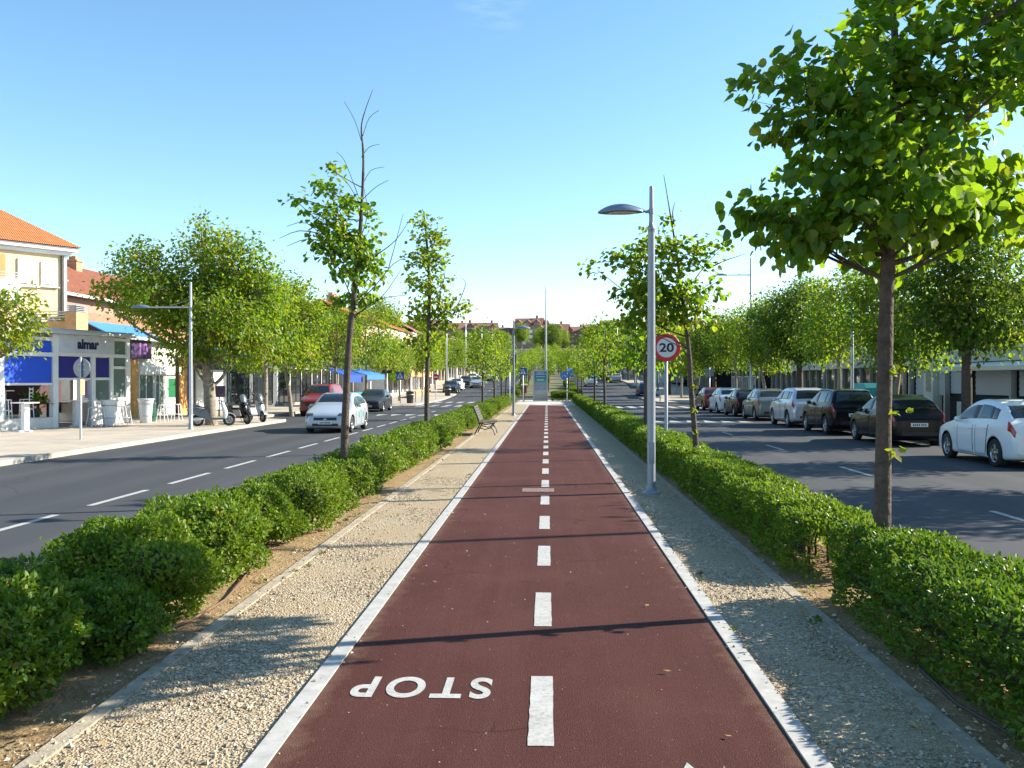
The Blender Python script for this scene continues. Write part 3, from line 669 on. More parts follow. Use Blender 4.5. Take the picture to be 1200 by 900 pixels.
L1T = [[(-3.3, -.05), (-3.27, 1.12), (-3.22, 2.23), (-3.16, 2.92), (-3.05, 3.89), (-2.98, 4.99), (-2.97, 5.54), (-3.0, 5.96), (-2.94, 6.23), (-2.81, 6.58)], [(-3.0, 5.75), (-3.12, 6.1), (-3.29, 6.4)], [(-2.98, 5.82), (-2.86, 6.1), (-2.69, 6.2)], [(-3.0, 5.48), (-2.88, 5.65), (-2.72, 5.71)], [(-3.05, 4.85), (-3.26, 5.41), (-3.39, 5.55)], [(-3.0, 4.99), (-2.86, 5.27), (-2.63, 5.33)], [(-3.0, 4.78), (-2.77, 4.99), (-2.55, 5.1)], [(-3.02, 4.72), (-3.22, 5.06), (-3.47, 5.27)], [(-3.13, 3.06), (-2.77, 3.4), (-2.47, 3.75), (-2.19, 3.88)], [(-2.56, 3.68), (-2.47, 4.02), (-2.33, 4.57)], [(-3.13, 2.92), (-2.7, 3.2), (-2.36, 3.64)], [(-3.16, 2.85), (-2.77, 3.17), (-2.22, 3.26)], [(-2.77, 3.89), (-2.47, 4.13), (-2.25, 4.46)], [(-3.12, 3.47), (-3.47, 4.03), (-3.89, 4.42), (-4.2, 4.36)], [(-3.54, 4.1), (-3.89, 4.17), (-4.24, 4.06)], [(-3.61, 4.24), (-4.03, 4.31), (-4.38, 4.2)], [(-3.68, 4.72), (-4.03, 4.83), (-4.25, 4.81)], [(-3.16, 3.2), (-3.4, 3.75), (-3.61, 4.03)], [(-3.05, 3.89), (-3.26, 4.44), (-3.54, 4.93)], [(-3.02, 4.16), (-2.91, 4.58), (-2.98, 5.06)], [(-3.11, 3.47), (-2.91, 3.75), (-2.7, 3.64)]]
t = thing('linden_tree', 'thin sparse linden with a bare twiggy top in the left shrub row nearest the camera', 'tree', (-3.3, 14.4, 0), 0, G_MED)
tree_parts(rng, t, P3(L1T[0], 14.4), [.068, .062, .054, .048, .036, .022, .018, .012, .008, .003], [(P3(l, 14.4, rng, .08), .010 if i > 6 else .0065) for i, l in enumerate(L1T[1:])], L1B, 370, 10, .08, .092, 'heart', [M['linden'], M['lindeny']], M['bark'], .9, .25, ytip=.2, twigr=.004, fork=2.9, origin=(-3.3, 14.4, 0))
rng = np.random.default_rng(24)
L2B = [(-3.3, 6.04, 0.47, 0.47), (-3.54, 5.29, 0.47, 0.42), (-2.95, 5.17, 0.52, 0.47), (-3.18, 4.47, 0.61, 0.47), (-3.42, 3.77, 0.47, 0.47), (-2.83, 3.88, 0.61, 0.37), (-2.24, 3.93, 0.3, 0.19), (-3.3, 2.95, 0.47, 0.38), (-2.95, 3.3, 0.37, 0.33), (-3.77, 4.59, 0.3, 0.3), (-3.18, 5.64, 0.47, 0.42)]
L2T = [[(-3.3, -.05), (-3.3, 1.54), (-3.26, 2.95), (-3.23, 4.59), (-3.35, 6.23), (-3.42, 6.58)], [(-3.26, 3.18), (-2.83, 3.65), (-2.17, 4.07)], [(-3.23, 3.89), (-2.83, 4.59), (-2.83, 5.29)], [(-3.23, 4.12), (-3.54, 4.59), (-3.82, 4.71)], [(-3.26, 4.82), (-3.54, 5.29), (-3.58, 5.65)], [(-2.6, 3.6), (-2.24, 4.47), (-2.36, 4.7)], [(-3.26, 2.71), (-2.95, 3.06), (-2.71, 3.18)], [(-3.3, 2.6), (-3.49, 2.95), (-3.66, 3.07)], [(-3.23, 5.06), (-3.11, 5.64), (-3.0, 6.18)]]
t = thing('linden_tree', 'tall thin linden with yellowing see-through crown before the park bench', 'tree', (-3.3, 24.5, 0), 0, G_MED)
tree_parts(rng, t, P3(L2T[0], 24.5), [.075, .066, .055, .04, .02, .006], [(P3(l, 24.5, rng, .1), .018) for l in L2T[1:]], L2B, 190, 11, .115, .108, 'heart', [M['linden'], M['lindeny']], M['bark'], .9, .3, ytip=.75, twigr=.006, fork=2.6, origin=(-3.3, 24.5, 0))

def generic_blobs(rng, z0, z1, r, n):
    """crown lobes (x, z, rx, rz, y, ry) filling an egg between z0 and z1"""
    out = []
    for i in range(n):
        t_ = (i + .5) / n; z = z0 + (z1 - z0) * t_; prof = math.sin(math.pi * (.12 + .80 * t_)) ** .75
        a = i * 2.4 + rng.uniform(-.5, .5); d = r * prof * rng.uniform(.35, .75)
        s_ = r * rng.uniform(.34, .52); out.append((d * math.cos(a), z, s_, s_ * .85, d * math.sin(a), s_))
    return out
def generic_tree(name, label, cat, loc, seed, z0, z1, r, nb, trunk_r, dens, per, sig, size, leafm, bark, ytip, group, fork=None, lean=0.0, twigr=.012):
    rng = np.random.default_rng(seed); t = thing(name, label, cat, loc, 0, group)
    tp = [(0, 0, -.05), (lean * .2, 0, z0 * .5), (lean * .5, .03, z0), (lean * .8 + .05, -.04, (z0 + z1) * .5), (lean, .0, z1 * .95)]
    tree_parts(rng, t, tp, [trunk_r * 1.15, trunk_r, trunk_r * .85, trunk_r * .5, trunk_r * .12], [], generic_blobs(rng, z0, z1, r, nb), dens, per, sig, size, 'rhomb', leafm, bark, ytip=ytip, twigr=twigr, fork=fork or z0 * .9, twigs_to=.25, tsides=8)
    return t
LIN = [M['linden'], M['lindeny']]; STR = [M['street'], M['streety']]
# remaining median trees: two crowns, copied
mA = generic_tree('linden_tree', 'young linden third from the camera in the left shrub row', 'tree', (-3.3, 45.9, 0), 31, 2.2, 4.7, 1.15, 11, .06, 80, 11, .16, .15, [M['lindeny'], M['linden']], M['bark'], .4, G_MED, twigr=.007)
mB = generic_tree('linden_tree', 'young linden half hidden behind the right street lamp and the 20 sign', 'tree', (2.75, 25.0, 0), 32, 2.3, 4.6, 1.2, 12, .065, 80, 12, .16, .145, LIN, M['bark'], .25, G_MED, twigr=.007)
for i, (x, y, sc, rz) in enumerate([(-3.3, 56.3, 1.0, 1.0), (-3.3, 65.1, 1.05, 2.2), (-3.3, 72.2, 1.0, 4.0)]):
    dup(mA if i % 2 else mB, (x, y, 0), rz, f'young yellow-green linden in the left shrub row, {nth(i + 4)} from the camera', G_MED, sc)
for i, (x, y, sc, rz) in enumerate([(2.75, 42.8, 1.04, 1.4), (2.75, 51.7, .98, 2.9), (2.75, 70.6, 1.0, .4), (2.75, 80.5, 1.05, 5.0)]):
    dup(mA if i % 2 == 0 else mB, (x, y, 0), rz, f'young yellow-green linden in the right hedge, {nth(i + 4)} from the camera', G_MED, sc)
k = 0
for i in range(24):
    y = 101 + 9.4 * i
    for x in (-2.9, 2.7, .1):
        
        k += 1; rr = random.Random(k * 7)
        dup((mA, mB)[(i + (x > 0)) % 2], (x + rr.uniform(-.3, .3), y + rr.uniform(-1, 1), zt(y)), rr.random() * 6.3, f'{nth(i + 1)} linden beyond the crossing on the {"left edge" if x < 0 else "right edge" if x > 1 else "middle line"} of the far median', 'lindens on the far median', rr.uniform(.9, 1.15))

# pavement trees
BL = [(-17.69, 5.69, 1.19, 1.15), (-16.41, 6.41, 1.37, 1.51), (-14.58, 7.12, 1.37, 1.51), (-12.94, 6.75, 1.51, 1.51), (-14.04, 5.32, 2.08, 1.37), (-15.7, 4.5, 1.4, 1.05), (-12.22, 5.31, 1.18, 1.18), (-17.8, 5.0, 0.8, 0.6), (-11.56, 6.03, 0.86, 1.0), (-13.31, 3.7, 1.51, 1.18), (-14.84, 3.24, 1.19, 0.79), (-14.4, 8.27, 0.65, 0.65), (-12.22, 3.7, 1.08, 0.9), (-18.5, 5.3, 0.5, 0.4), (-15, 5, 1.6, 1.4, 2.0), (-13, 5.6, 1.6, 1.4, 2.0), (-15.6, 5.4, 1.5, 1.3, -1.8), (-13.2, 4.6, 1.5, 1.2, -1.8)]
BLT = [[(-14.11, -0.07), (-14.18, 1.01), (-14.22, 1.73), (-14.29, 2.44), (-14.4, 4.24), (-14.47, 7.12)], [(-14.18, 1.55), (-14.76, 2.09), (-16.23, 4.25), (-17.32, 5.51)], [(-14.14, 1.55), (-13.6, 2.26), (-12.76, 4.24), (-12.22, 6.03)], [(-14.25, 2.27), (-15.31, 3.52), (-17.69, 4.68)], [(-14.29, 2.8), (-13.67, 4.96), (-12.94, 6.75)], [(-14.29, 2.44), (-14.95, 4.6), (-16.41, 6.41)]]
rng = np.random.default_rng(41); G_PAV = 'trees planted along the pavements'
t = thing('plane_tree', 'largest broad bright green tree standing beside the white scooters on the left pavement', 'tree', (-14.15, 37.2, 0), 0, G_PAV)
tree_parts(rng, t, P3(BLT[0], 37.2), [.27, .25, .24, .2, .12, .03], [(P3(l, 37.2, rng, .5), .10) for l in BLT[1:]], BL, 50, 14, .25, .185, 'rhomb', STR, M['barkgrey'], .9, .8, ytip=.3, twigr=.02, fork=2.0, origin=(-14.15, 37.2, 0))
rng = np.random.default_rng(42)
LE = [(-13.96, 3.39, 0.86, 0.75), (-13.3, 3.71, 0.64, 0.54), (-12.86, 3.18, 0.54, 0.43), (-13.41, 2.86, 0.75, 0.39), (-14.62, 3.07, 0.97, 0.86), (-13.08, 4.14, 0.3, 0.26), (-14.4, 3.93, 0.75, 0.54), (-15.28, 3.29, 0.86, 0.75)]
t = thing('plane_tree', 'yellow-green tree at the left picture edge in front of the blue blinds', 'tree', (-14.5, 22, 0), 0, G_PAV)
tree_parts(rng, t, [(-14.5, 22, -.05), (-14.5, 22, 1.2), (-14.4, 22, 2.2), (-14.2, 22, 3.6)], [.12, .10, .08, .02], [([(-14.45, 22, 2.0), (-13.8, 22.1, 2.6), (-13.1, 22, 3.3)], .035)], LE, 130, 12, .18, .135, 'oval', [M['streety'], M['street']], M['barkgrey'], .9, .4, ytip=.3, twigr=.012, fork=2.0, origin=(-14.5, 22, 0))
sA = generic_tree('plane_tree', 'slim-trunked green tree just beyond the parked scooters', 'tree', (-14.1, 44.4, 0), 51, 3.2, 6.4, 2.3, 15, .10, 36, 12, .28, .19, STR, M['barkgrey'], .35, G_PAV)
sB = generic_tree('plane_tree', 'broad green tree with a leaning pale trunk beside the red van', 'tree', (-13.6, 47.3, 0), 52, 3.0, 6.6, 2.5, 16, .11, 36, 12, .28, .19, STR, M['barkgrey'], .3, G_PAV, lean=-.9)
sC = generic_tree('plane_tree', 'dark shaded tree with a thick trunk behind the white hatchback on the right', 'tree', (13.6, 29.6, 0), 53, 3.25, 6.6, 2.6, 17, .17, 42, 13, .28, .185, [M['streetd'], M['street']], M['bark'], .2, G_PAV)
for (x, y, sc, rz, src, lab) in [(-14.0, 59.0, .95, 1.1, sA, 'bright green tree behind the dark saloon on the left'), (-16.5, 52.0, 1.0, 2.0, sB, 'tree over the dark shop fronts behind the red van'), (-13.9, 68.5, 1.08, 4.4, sA, 'taller green tree just before the white shop and the blue crossing sign'),
        (-13.4, 74, .8, 1.0, sA, 'small yellow-green tree in front of the white shop'), (-13.6, 82, .8, 2.4, sB, 'small yellow-green tree beside the no entry sign'), (-13.4, 96, .9, 3.4, sA, 'green tree beside the far left mast')]:
    dup(src, (x, y, zt(y)), rz, lab, G_PAV, sc)
for i in range(18):
    y = 107 + 9.5 * i; rr = random.Random(i + 90)
    dup((sA, sB, sC)[i % 3], (-14.2 + rr.uniform(-.4, .4), y, zt(y)), rr.random() * 6.3, f'{nth(i + 1)} roadside tree along the far left pavement beyond the crossing', 'far roadside trees on the left', rr.uniform(.85, 1.1))
for i, (y, sc) in enumerate([(36.0, .95), (42.6, 1.0), (49.2, 1.02), (56.4, .98), (65.6, 1.0), (74, 1.0), (83, .95), (92, 1.0), (101, .95)]):
    rr = random.Random(i + 300)
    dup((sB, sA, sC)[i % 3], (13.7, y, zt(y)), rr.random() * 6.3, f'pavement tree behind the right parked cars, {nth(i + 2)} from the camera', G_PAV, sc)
for i in range(16):
    y = 111 + 9.5 * i; rr = random.Random(i + 400)
    dup((sA, sC, sB)[i % 3], (13.8 + rr.uniform(-.4, .4), y, zt(y)), rr.random() * 6.3, f'{nth(i + 1)} roadside tree along the far right pavement beyond the crossing', 'far roadside trees on the right', rr.uniform(.85, 1.1))
# just outside the frame on the right: their shade falls across the road
for i, (y, sc) in enumerate([(16.6, .95), (22.6, .85), (5.0, .95), (-3.0, 1.0)]):
    dup((sC, sA)[i % 2], (13.8, y, 0), i * 1.7 + .3, f'right pavement tree standing outside the picture, {nth(i + 1)} of its kind', G_PAV, sc)
for i, y in enumerate([-1.6]):
    dup(mB, (2.75, y, 0), 1.2, 'median linden standing in the right hedge behind the camera', G_MED, 1.1)
# wooded slope under the houses on the hill, and tree tops behind the house rows
k = 0
for i in range(46):
    rr = random.Random(i + 700); y = rr.uniform(300, 395); x = rr.uniform(-75, 70); k += 1
    dup((sA, sB, sC)[i % 3], (x, y, zt(y) - .2), rr.random() * 6.3, f'green tree on the wooded slope below the hill houses, {nth(k)} of the slope', 'trees on the slope below the hill houses', rr.uniform(1.1, 1.7))
k = 0
for (x, y, sc) in [(-24, 128, 1.7), (-30, 140, 1.6), (-22, 152, 1.5), (27, 60, 1.15), (30, 72, 1.2), (26, 84, 1.1), (30, 98, 1.3), (27, 112, 1.2), (24, 50, 1.0), (-23, 168, 1.4), (26, 135, 1.3), (26, 160, 1.4)]:
    k += 1; dup((sA, sB, sC)[k % 3], (x, y, zt(y) - .1), k * 1.3, f'tall tree rising behind the {"left" if x < 0 else "right"} street buildings, {nth(k)} of them', 'trees behind the buildings', sc)

weeds()
# ------------------------------------------------------------------ shrubs and hedges
def bumpy(d, seed):
    """radial bulge of a clipped but shaggy shrub for unit directions d"""
    r = np.random.default_rng(seed); s = np.ones(len(d))
    for k in range(7):
        w = r.normal(size=3) * (2.2 + k * .7); s += .065 * np.sin(d @ w + r.uniform(0, 6.3))
    return s
def superdir(n, rng):
    d = unit(n, rng); return d
def shrub_mesh(seed, n, size, rx, ry, h, shape='oval', mats=None):
    """a clipped rounded shrub: boxy ellipsoid shell of leaves with inner leaves and a solid twig-coloured core, darkened for the shade inside"""
    rng = np.random.default_rng(seed); d = unit(int(n * 1.35), rng); d = d[d[:, 2] > -.72][:n]; n = len(d)
    e = (np.abs(d) ** 2.5).sum(1) ** (-1 / 2.5)           # superellipsoid
    rad = e * bumpy(d, seed) * (1 - .24 * rng.random(n) ** 2.4)
    sh = rng.random(n) < .03; rad[sh] *= rng.uniform(1.02, 1.13, sh.sum())     # stray shoots
    rr = np.array([rx, ry, h * .52]); pos = d * rad[:, None] * rr + np.array([0, 0, h * .48]); pos[:, 2] = np.maximum(pos[:, 2], .03)
    ax = d * .7 + rng.normal(size=(n, 3)) * .6 + np.array([0, 0, .35]); nr = d * .8 + rng.normal(size=(n, 3)) * .5 + np.array([0, 0, .4])
    v, f = leaves(pos, ax, nr, size * rng.uniform(.6, 1.25, n), shape, .15)
    b = MB(); b.ball((0, 0, 0), 1, 20); co = np.array(b.v); cd = co / (np.linalg.norm(co, axis=1, keepdims=True) + 1e-9)
    ce = (np.abs(cd) ** 2.5).sum(1) ** (-1 / 2.5); co = cd * (ce * bumpy(cd, seed) * .74)[:, None] * rr + np.array([0, 0, h * .48]); co[:, 2] = np.maximum(co[:, 2], .10)
    return leaf_mesh('foliage', [(v, f, 0)], mats or [M['hedge'], M['darkcore']], (co, b.f, 1))
def stems(rx, ry, seed):
    rr = random.Random(seed); b = MB()
    for i in range(7):
        x, y = rr.uniform(-.45, .45) * rx, rr.uniform(-.45, .45) * ry
        b.tube([(x * .6, y * .6, -.05), (x, y, .12), (x * 1.5, y * 1.5, .34)], [.013, .011, .006], 5)
    return b
G_SH = 'clipped shrubs in a row along the left side of the median'
def shrub(label, x, y, me, stem, rz=0, sc=(1, 1, 1)):
    t = thing('clipped_shrub', label, 'shrub', (x, y, 0), rz, G_SH); t.scale = sc
    link('foliage', me, t); tag(stem.build('stems', M['bark'], t) if isinstance(stem, MB) else link('stems', stem, t), kind='stuff')
    return t
near = [(-3.30, 4.95, .62, .70, .72, 14000, 'big dark glossy shrub nearest the camera at the bottom left corner'),
        (-3.02, 6.0, .40, .40, .46, 5000, 'low dark shrub tucked between the two biggest shrubs at bottom left'),
        (-3.25, 7.0, .58, .62, .72, 10000, 'tall shrub with the brown hose curling at its foot'),
        (-3.20, 8.35, .58, .66, .72, 9500, 'wide bright shrub just beyond the brown hose'),
        (-3.25, 9.95, .48, .52, .66, 7000, 'rounded shrub with a shaded hollow side, fifth in the left row'),
        (-3.12, 11.25, .54, .62, .68, 6800, 'rounded shrub shortly before the thin twiggy linden'),
        (-3.25, 12.75, .50, .62, .60, 5800, 'shrub at the foot of the thin twiggy linden'),
        (-3.2, 14.5, .55, .74, .66, 5600, 'shrub just beyond the thin twiggy linden')]
for i, (x, y, rx, ry, h, n, lab) in enumerate(near):
    x -= .05; rx *= .93; ry *= .92; h *= 1.03
    shrub(lab, x, y, shrub_mesh(200 + i, int(n * 1.25), .043 if i < 4 else .046, rx, ry, h, 'oval', [M['hedge'] if i < 2 else M['hedgey'], M['darkcore']]), stems(rx, ry, i), 0)
fm = [shrub_mesh(230 + i, 3600, .058, .50, .62, .70, 'rhomb', [M['hedgey'], M['darkcore']]) for i in range(3)]
fs_ = stems(.5, .6, 77); fst = None
y = 16.4; i = 0
while y < 80:
    rr = random.Random(i + 50)
    if not (30.2 < y < 32.9):
        t = shrub(f'rounded light green shrub in the left row, {nth(i + 9)} from the camera', -3.26 + rr.uniform(-.08, .08), y, fm[i % 3], fst or fs_, rr.choice([0, math.pi]), (rr.uniform(.92, 1.08), rr.uniform(.9, 1.05), rr.uniform(.9, 1.08)))
        if fst is None: fst = [c for c in COL.objects if c.parent == t and c.name.startswith('stems')][0].data
    else:
        shrub(f'rounded light green shrub behind the park bench, {nth(i + 9)} from the camera', -3.42, y, fm[i % 3], fst, 0, (.8, .95, 1.0))
    i += 1; y += 1.32 + rr.uniform(-.12, .12)

def hedge_mesh(seed, y0, y1, xc, w, h, dens, size_fn, x_of=None):
    """a long clipped hedge along Y: leaves on a rounded box section, sparser and larger with distance"""
    rng = np.random.default_rng(seed)
    ys = []; L = y1 - y0; y = y0
    while y < y1:
        st = .25; sz = size_fn(y); n = int(dens * st * (2 * h + w) / sz ** 2); ys.append(np.stack([rng.uniform(y, y + st, n), np.full(n, sz)], 1)); y += st
    a = np.concatenate(ys); n = len(a); yy = a[:, 0]; sz = a[:, 1]
    t = rng.uniform(-1.0, 1.0, n)                            # around the section: -1 = left foot .. 0 = top .. 1 = right foot
    th = t * math.pi * .62; dx = np.sin(th); dz = np.cos(th)
    e = (np.abs(dx) ** 4.4 + np.abs(dz) ** 4.4) ** (-1 / 4.4)
    bl = 1 + .07 * np.sin(yy * 2.1 + 3 * th) + .06 * np.sin(yy * 4.7 - 2 * th + 1) + .05 * np.sin(yy * .9 + 2) + .03 * np.sin(yy * 9 + 5 * th)
    rad = e * bl * (1 - .26 * rng.random(n) ** 2.4)
    sh = rng.random(n) < .03; rad[sh] *= rng.uniform(1.02, 1.13, sh.sum())
    endf = np.clip(np.minimum(yy - y0, y1 - yy) / .35, 0, 1) ** .5; rad *= .55 + .45 * endf
    zc = h * .46
    pos = np.stack([xc + dx * rad * w / 2, yy, np.maximum(.02, zc + dz * rad * (h - zc))], 1)
    low = t ** 2 > .55; pos[:, 2] = np.where(low, np.maximum(.02, zc - (np.abs(t) - .74) / .26 * zc * .95), pos[:, 2])
    out = np.stack([dx, rng.normal(size=n) * .2, dz + .1], 1)
    ax = out * .7 + rng.normal(size=(n, 3)) * .6 + np.array([0, 0, .3]); nr = out * .8 + rng.normal(size=(n, 3)) * .5 + np.array([0, 0, .4])
    gs = []
    for lo, hi, shp in ((0, 14, 'oval'), (14, 999, 'rhomb')):
        m_ = (yy >= lo - (99 if lo == 0 else 0)) & (yy < hi)
        if m_.any():
            v, f = leaves(pos[m_], ax[m_], nr[m_], sz[m_] * rng.uniform(.6, 1.25, m_.sum()), shp, .15); gs.append((v, f, 0))
    cv = []; cf = []; ky = np.arange(y0 + .15, y1 - .1, .3); kn = 9
    for y in ky:
        for j in range(kn):
            a_ = math.pi * (-.62 + 1.24 * j / (kn - 1)); dxx, dzz = math.sin(a_), math.cos(a_); ee = (abs(dxx) ** 3.2 + abs(dzz) ** 3.2) ** (-1 / 3.2)
            cv.append((xc + dxx * ee * w / 2 * .72, y, max(.08, zc + dzz * ee * (h - zc) * .76)))
    for i in range(len(ky) - 1):
        for j in range(kn - 1): cf.append((i * kn + j, i * kn + j + 1, (i + 1) * kn + j + 1, (i + 1) * kn + j))
    return gs, (cv, cf, 1)
def szf(y): return max(.042, min(.10, .042 + .0015 * (y - 7)))
def hedge(label, y0, y1, xc, w, h, seed, m_):
    gs, core = hedge_mesh(seed, y0, y1, xc, w, h, 5.0, szf)
    t = thing('clipped_hedge', label, 'hedge', (0, 0, 0), 0, 'clipped hedges on the right side of the median')
    link('foliage', leaf_mesh('foliage', gs, [m_, M['darkcore']], core), t)
    b = MB(); rr = random.Random(seed); y = y0 + .2
    while y < min(y1, 24):
        x = xc + rr.uniform(-.25, .25) * w; b.tube([(x, y, -.04), (x + rr.uniform(-.06, .06), y, .15), (x + rr.uniform(-.15, .15), y + rr.uniform(-.1, .1), .36)], [.014, .011, .007], 5); y += rr.uniform(.12, .3)
    tag(b.build('stems', M['bark'], t), kind='stuff'); return t
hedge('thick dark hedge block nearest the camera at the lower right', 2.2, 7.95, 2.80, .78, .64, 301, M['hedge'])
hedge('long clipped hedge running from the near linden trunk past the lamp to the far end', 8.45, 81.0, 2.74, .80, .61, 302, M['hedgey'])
t = thing('clipped_hedge', 'short hedge crossing the end of the bike path beside the information panel', 'hedge', (.35, 81.6, 0), R(-90), 'clipped hedges on the right side of the median')
gs, core = hedge_mesh(303, 0, 2.4, 0, .9, .85, 5.0, lambda y: .11); link('foliage', leaf_mesh('foliage', gs, [M['hedgey'], M['darkcore']], core), t)

k = 0
for i in range(14):
    for x in (-3.2, 3.0):
        k += 1; yy = 98.5 + i * 2.1; rr = random.Random(i * 3 + k)
        sh_ = shrub(f'round shrub beyond the crossing on the {"left" if x < 0 else "right"} edge of the far median, {nth(i + 1)} along', x + rr.uniform(-.2, .2), yy, fm[i % 3], fst, rr.choice([0, math.pi]), (1.1, 1.25, rr.uniform(.95, 1.25)))
        sh_['group'] = 'shrubs on the far median'; sh_.location.z = zt(yy)

# ------------------------------------------------------------------ street furniture
def low_lamp(label, x, y, side, group='shell-headed lamps beside the bike path'):
    """5.1 m grey lamp with a shell-shaped hood reaching towards the path (side = -1 left, +1 right)"""
    t = thing('street_lamp', label, 'street lamp', (x, y, zt(y)), 0, group)
    b = MB(); b.lathe([(.076, 0), (.074, .06), (.070, .08), (.068, 2.2), (.058, 4.30), (.058, 4.36), (.064, 4.37), (.064, 4.43), (.044, 4.44), (.040, 4.50), (.034, 5.06), (.030, 5.09), (.0, 5.10)], n=16)
    b.build('pole', M['pole'], t)
    b = MB(); b.lathe([(.15, 0), (.15, .02), (.09, .03), (.085, .12)], n=16); b.build('base_plate', M['pole'], t); b = MB(); b.box((-.045, -.08, .5), (.045, -.055, .85)); b.build('hatch', M['pole'], t)
    # hood: a shallow shell, long axis across the street
    b = MB(); nx, ny = 16, 10; vs = []
    for i in range(nx + 1):
        u = i / nx; hw = .21 * math.sin(math.pi * min(1, .04 + u * .97)) ** .62; hz = .145 * math.sin(math.pi * (.03 + .95 * u)) ** .8 * (1.15 - .35 * u)
        for j in range(ny + 1):
            a = math.pi * j / ny
            vs.append((side * (.88 - .80 * u), hw * math.cos(a), 4.655 + hz * math.sin(a) + .012 * u))
    fs = [(i * (ny + 1) + j, i * (ny + 1) + j + 1, (i + 1) * (ny + 1) + j + 1, (i + 1) * (ny + 1) + j) for i in range(nx) for j in range(ny)]
    b.add(vs, fs, 0, True); b.add([vs[i * (ny + 1)] for i in range(nx + 1)] + [vs[i * (ny + 1) + ny] for i in range(nx, -1, -1)], [tuple(range(2 * nx + 2))])
    hood = b.build('lamp_hood', M['shade'], t)
    b = MB(); b.ball((side * .48, 0, 4.652), (.24, .12, .022), 14); b.build('lamp_glass', M['lampglass'], hood)
    b = MB(); b.tube([(side * .10, 0, 4.665), (side * .03, 0, 4.68)], [.022, .03], 8); b.lathe([(.045, 4.63), (.045, 4.72)], n=12); b.build('bracket', M['pole'], t)
    return t
l1 = low_lamp('tall grey lamp with a shell hood beside the right hedge near the 20 sign', 1.73, 14.95, -1)
low_lamp('grey shell-hooded lamp on the left gravel strip beyond the park bench', -1.78, 47.8, 1)

def arm_lamp(label, x, y, h, arm_z, arm_l, side, group, head=.75, r=.075):
    t = thing('street_lamp', label, 'street lamp', (x, y, zt(y)), 0, group)
    b = MB(); b.lathe([(r * 1.5, 0), (r * 1.5, .03), (r * 1.05, .04), (r, .6), (r * .9, h * .5), (r * .62, h - .03), (0, h)], n=12); b.build('pole', M['galv'], t)
    b = MB(); b.tube([(0, 0, arm_z), (side * arm_l, 0, arm_z)], [.035, .028], 8); b.tube([(0, 0, arm_z + .30), (side * arm_l * .55, 0, arm_z + .02)], .008, 5); b.build('arm', M['galv'], t)
    b = MB(); vs = []; nx, ny = 12, 8
    for i in range(nx + 1):
        u = i / nx; hw = .16 * math.sin(math.pi * (.03 + .94 * u)) ** .6; hz = .13 * math.sin(math.pi * (.03 + .94 * u)) ** .7
        for j in range(ny + 1):
            a = math.pi * j / ny; vs.append((side * (arm_l - .05 + head * u), hw * math.cos(a), arm_z - .02 + hz * math.sin(a)))
    b.add(vs, [(i * (ny + 1) + j, i * (ny + 1) + j + 1, (i + 1) * (ny + 1) + j + 1, (i + 1) * (ny + 1) + j) for i in range(nx) for j in range(ny)], 0, True)
    b.add([vs[i * (ny + 1)] for i in range(nx + 1)] + [vs[i * (ny + 1) + ny] for i in range(nx, -1, -1)], [tuple(range(2 * nx + 2))])
    b.build('lamp_head', M['shade'], t); return t
arm_lamp('pavement lamp with a long arm over the left pavement beside the grey-seated white scooter', -13.67, 33.9, 5.67, 4.69, 1.6, -1, 'lamps on the pavements', .78)
arm_lamp('pavement lamp standing among the tree trunks behind the dark parked hatchback', 12.95, 38.6, 5.67, 4.69, 1.6, 1, 'lamps on the pavements', .78)
G_M = 'tall road masts'
arm_lamp('tall mast lamp reaching over the right road above the parked cars', 12.8, 56.8, 9.6, 8.5, 1.5, -1, G_M, .8, .1)
arm_lamp('tall mast lamp on the far left pavement near the zebra crossing', -12.7, 113.0, 9.9, 9.2, 1.5, 1, G_M, .8, .1)
arm_lamp('tall mast lamp outside the picture whose shadow crosses the path', 12.75, 14.3, 9.6, 8.5, 1.5, -1, G_M, .8, .1)
for i, y in enumerate([130, 165, 200]):
    arm_lamp(f'distant mast lamp on the right pavement, {nth(i + 1)} beyond the crossing', 12.9, y, 9.6, 8.5, 1.5, -1, G_M, .8, .1)
    arm_lamp(f'distant mast lamp on the left pavement, {nth(i + 1)} beyond the crossing', -12.9, y + 12, 9.6, 8.5, 1.5, 1, G_M, .8, .1)
t = thing('mast', 'bare tall slender mast behind the information panel at the end of the path', 'mast', (-.1, 85, 0))
b = MB(); b.lathe([(.16, 0), (.16, .04), (.11, .05), (.10, 3), (.075, 8), (.055, 10.8), (0, 10.85)], n=12); b.build('pole', M['galv'], t)
b = MB(); b.box((-.06, -.13, .6), (.06, -.09, 1.1)); b.lathe([(.13, 2.9), (.13, 3.1)], n=12); b.build('collar', M['galv'], t)

# speed sign
t = thing('road_sign', 'round red and white 20 speed limit sign on a grey post in the hedge', 'road sign', (2.84, 21.5, 0))
b = MB(); b.lathe([(.04, -.05), (.04, 2.93), (.0, 2.94)], n=12); b.build('post', M['pole'], t)
b = MB(); b.lathe([(.325, -.075), (.333, -.068), (.333, -.055), (.325, -.05)], (0, 0, 2.655), 'y', 36); f = b.build('red_disc', M['red_'], t)
b = MB(); b.lathe([(.235, -.081), (.235, -.0755)], (0, 0, 2.655), 'y', 36); b.build('white_disc', M['signwhite'], f)
o = lettering('numerals', '20', .345, .215, M['signblack'], f, .028); o.location = (0, -.084, 2.655); o.rotation_euler = (R(90), 0, 0)
b = MB(); b.box((-.06, -.055, 2.5), (.06, .058, 2.54)); b.box((-.06, -.055, 2.76), (.06, .058, 2.80)); b.build('clamp', M['galv'], t)

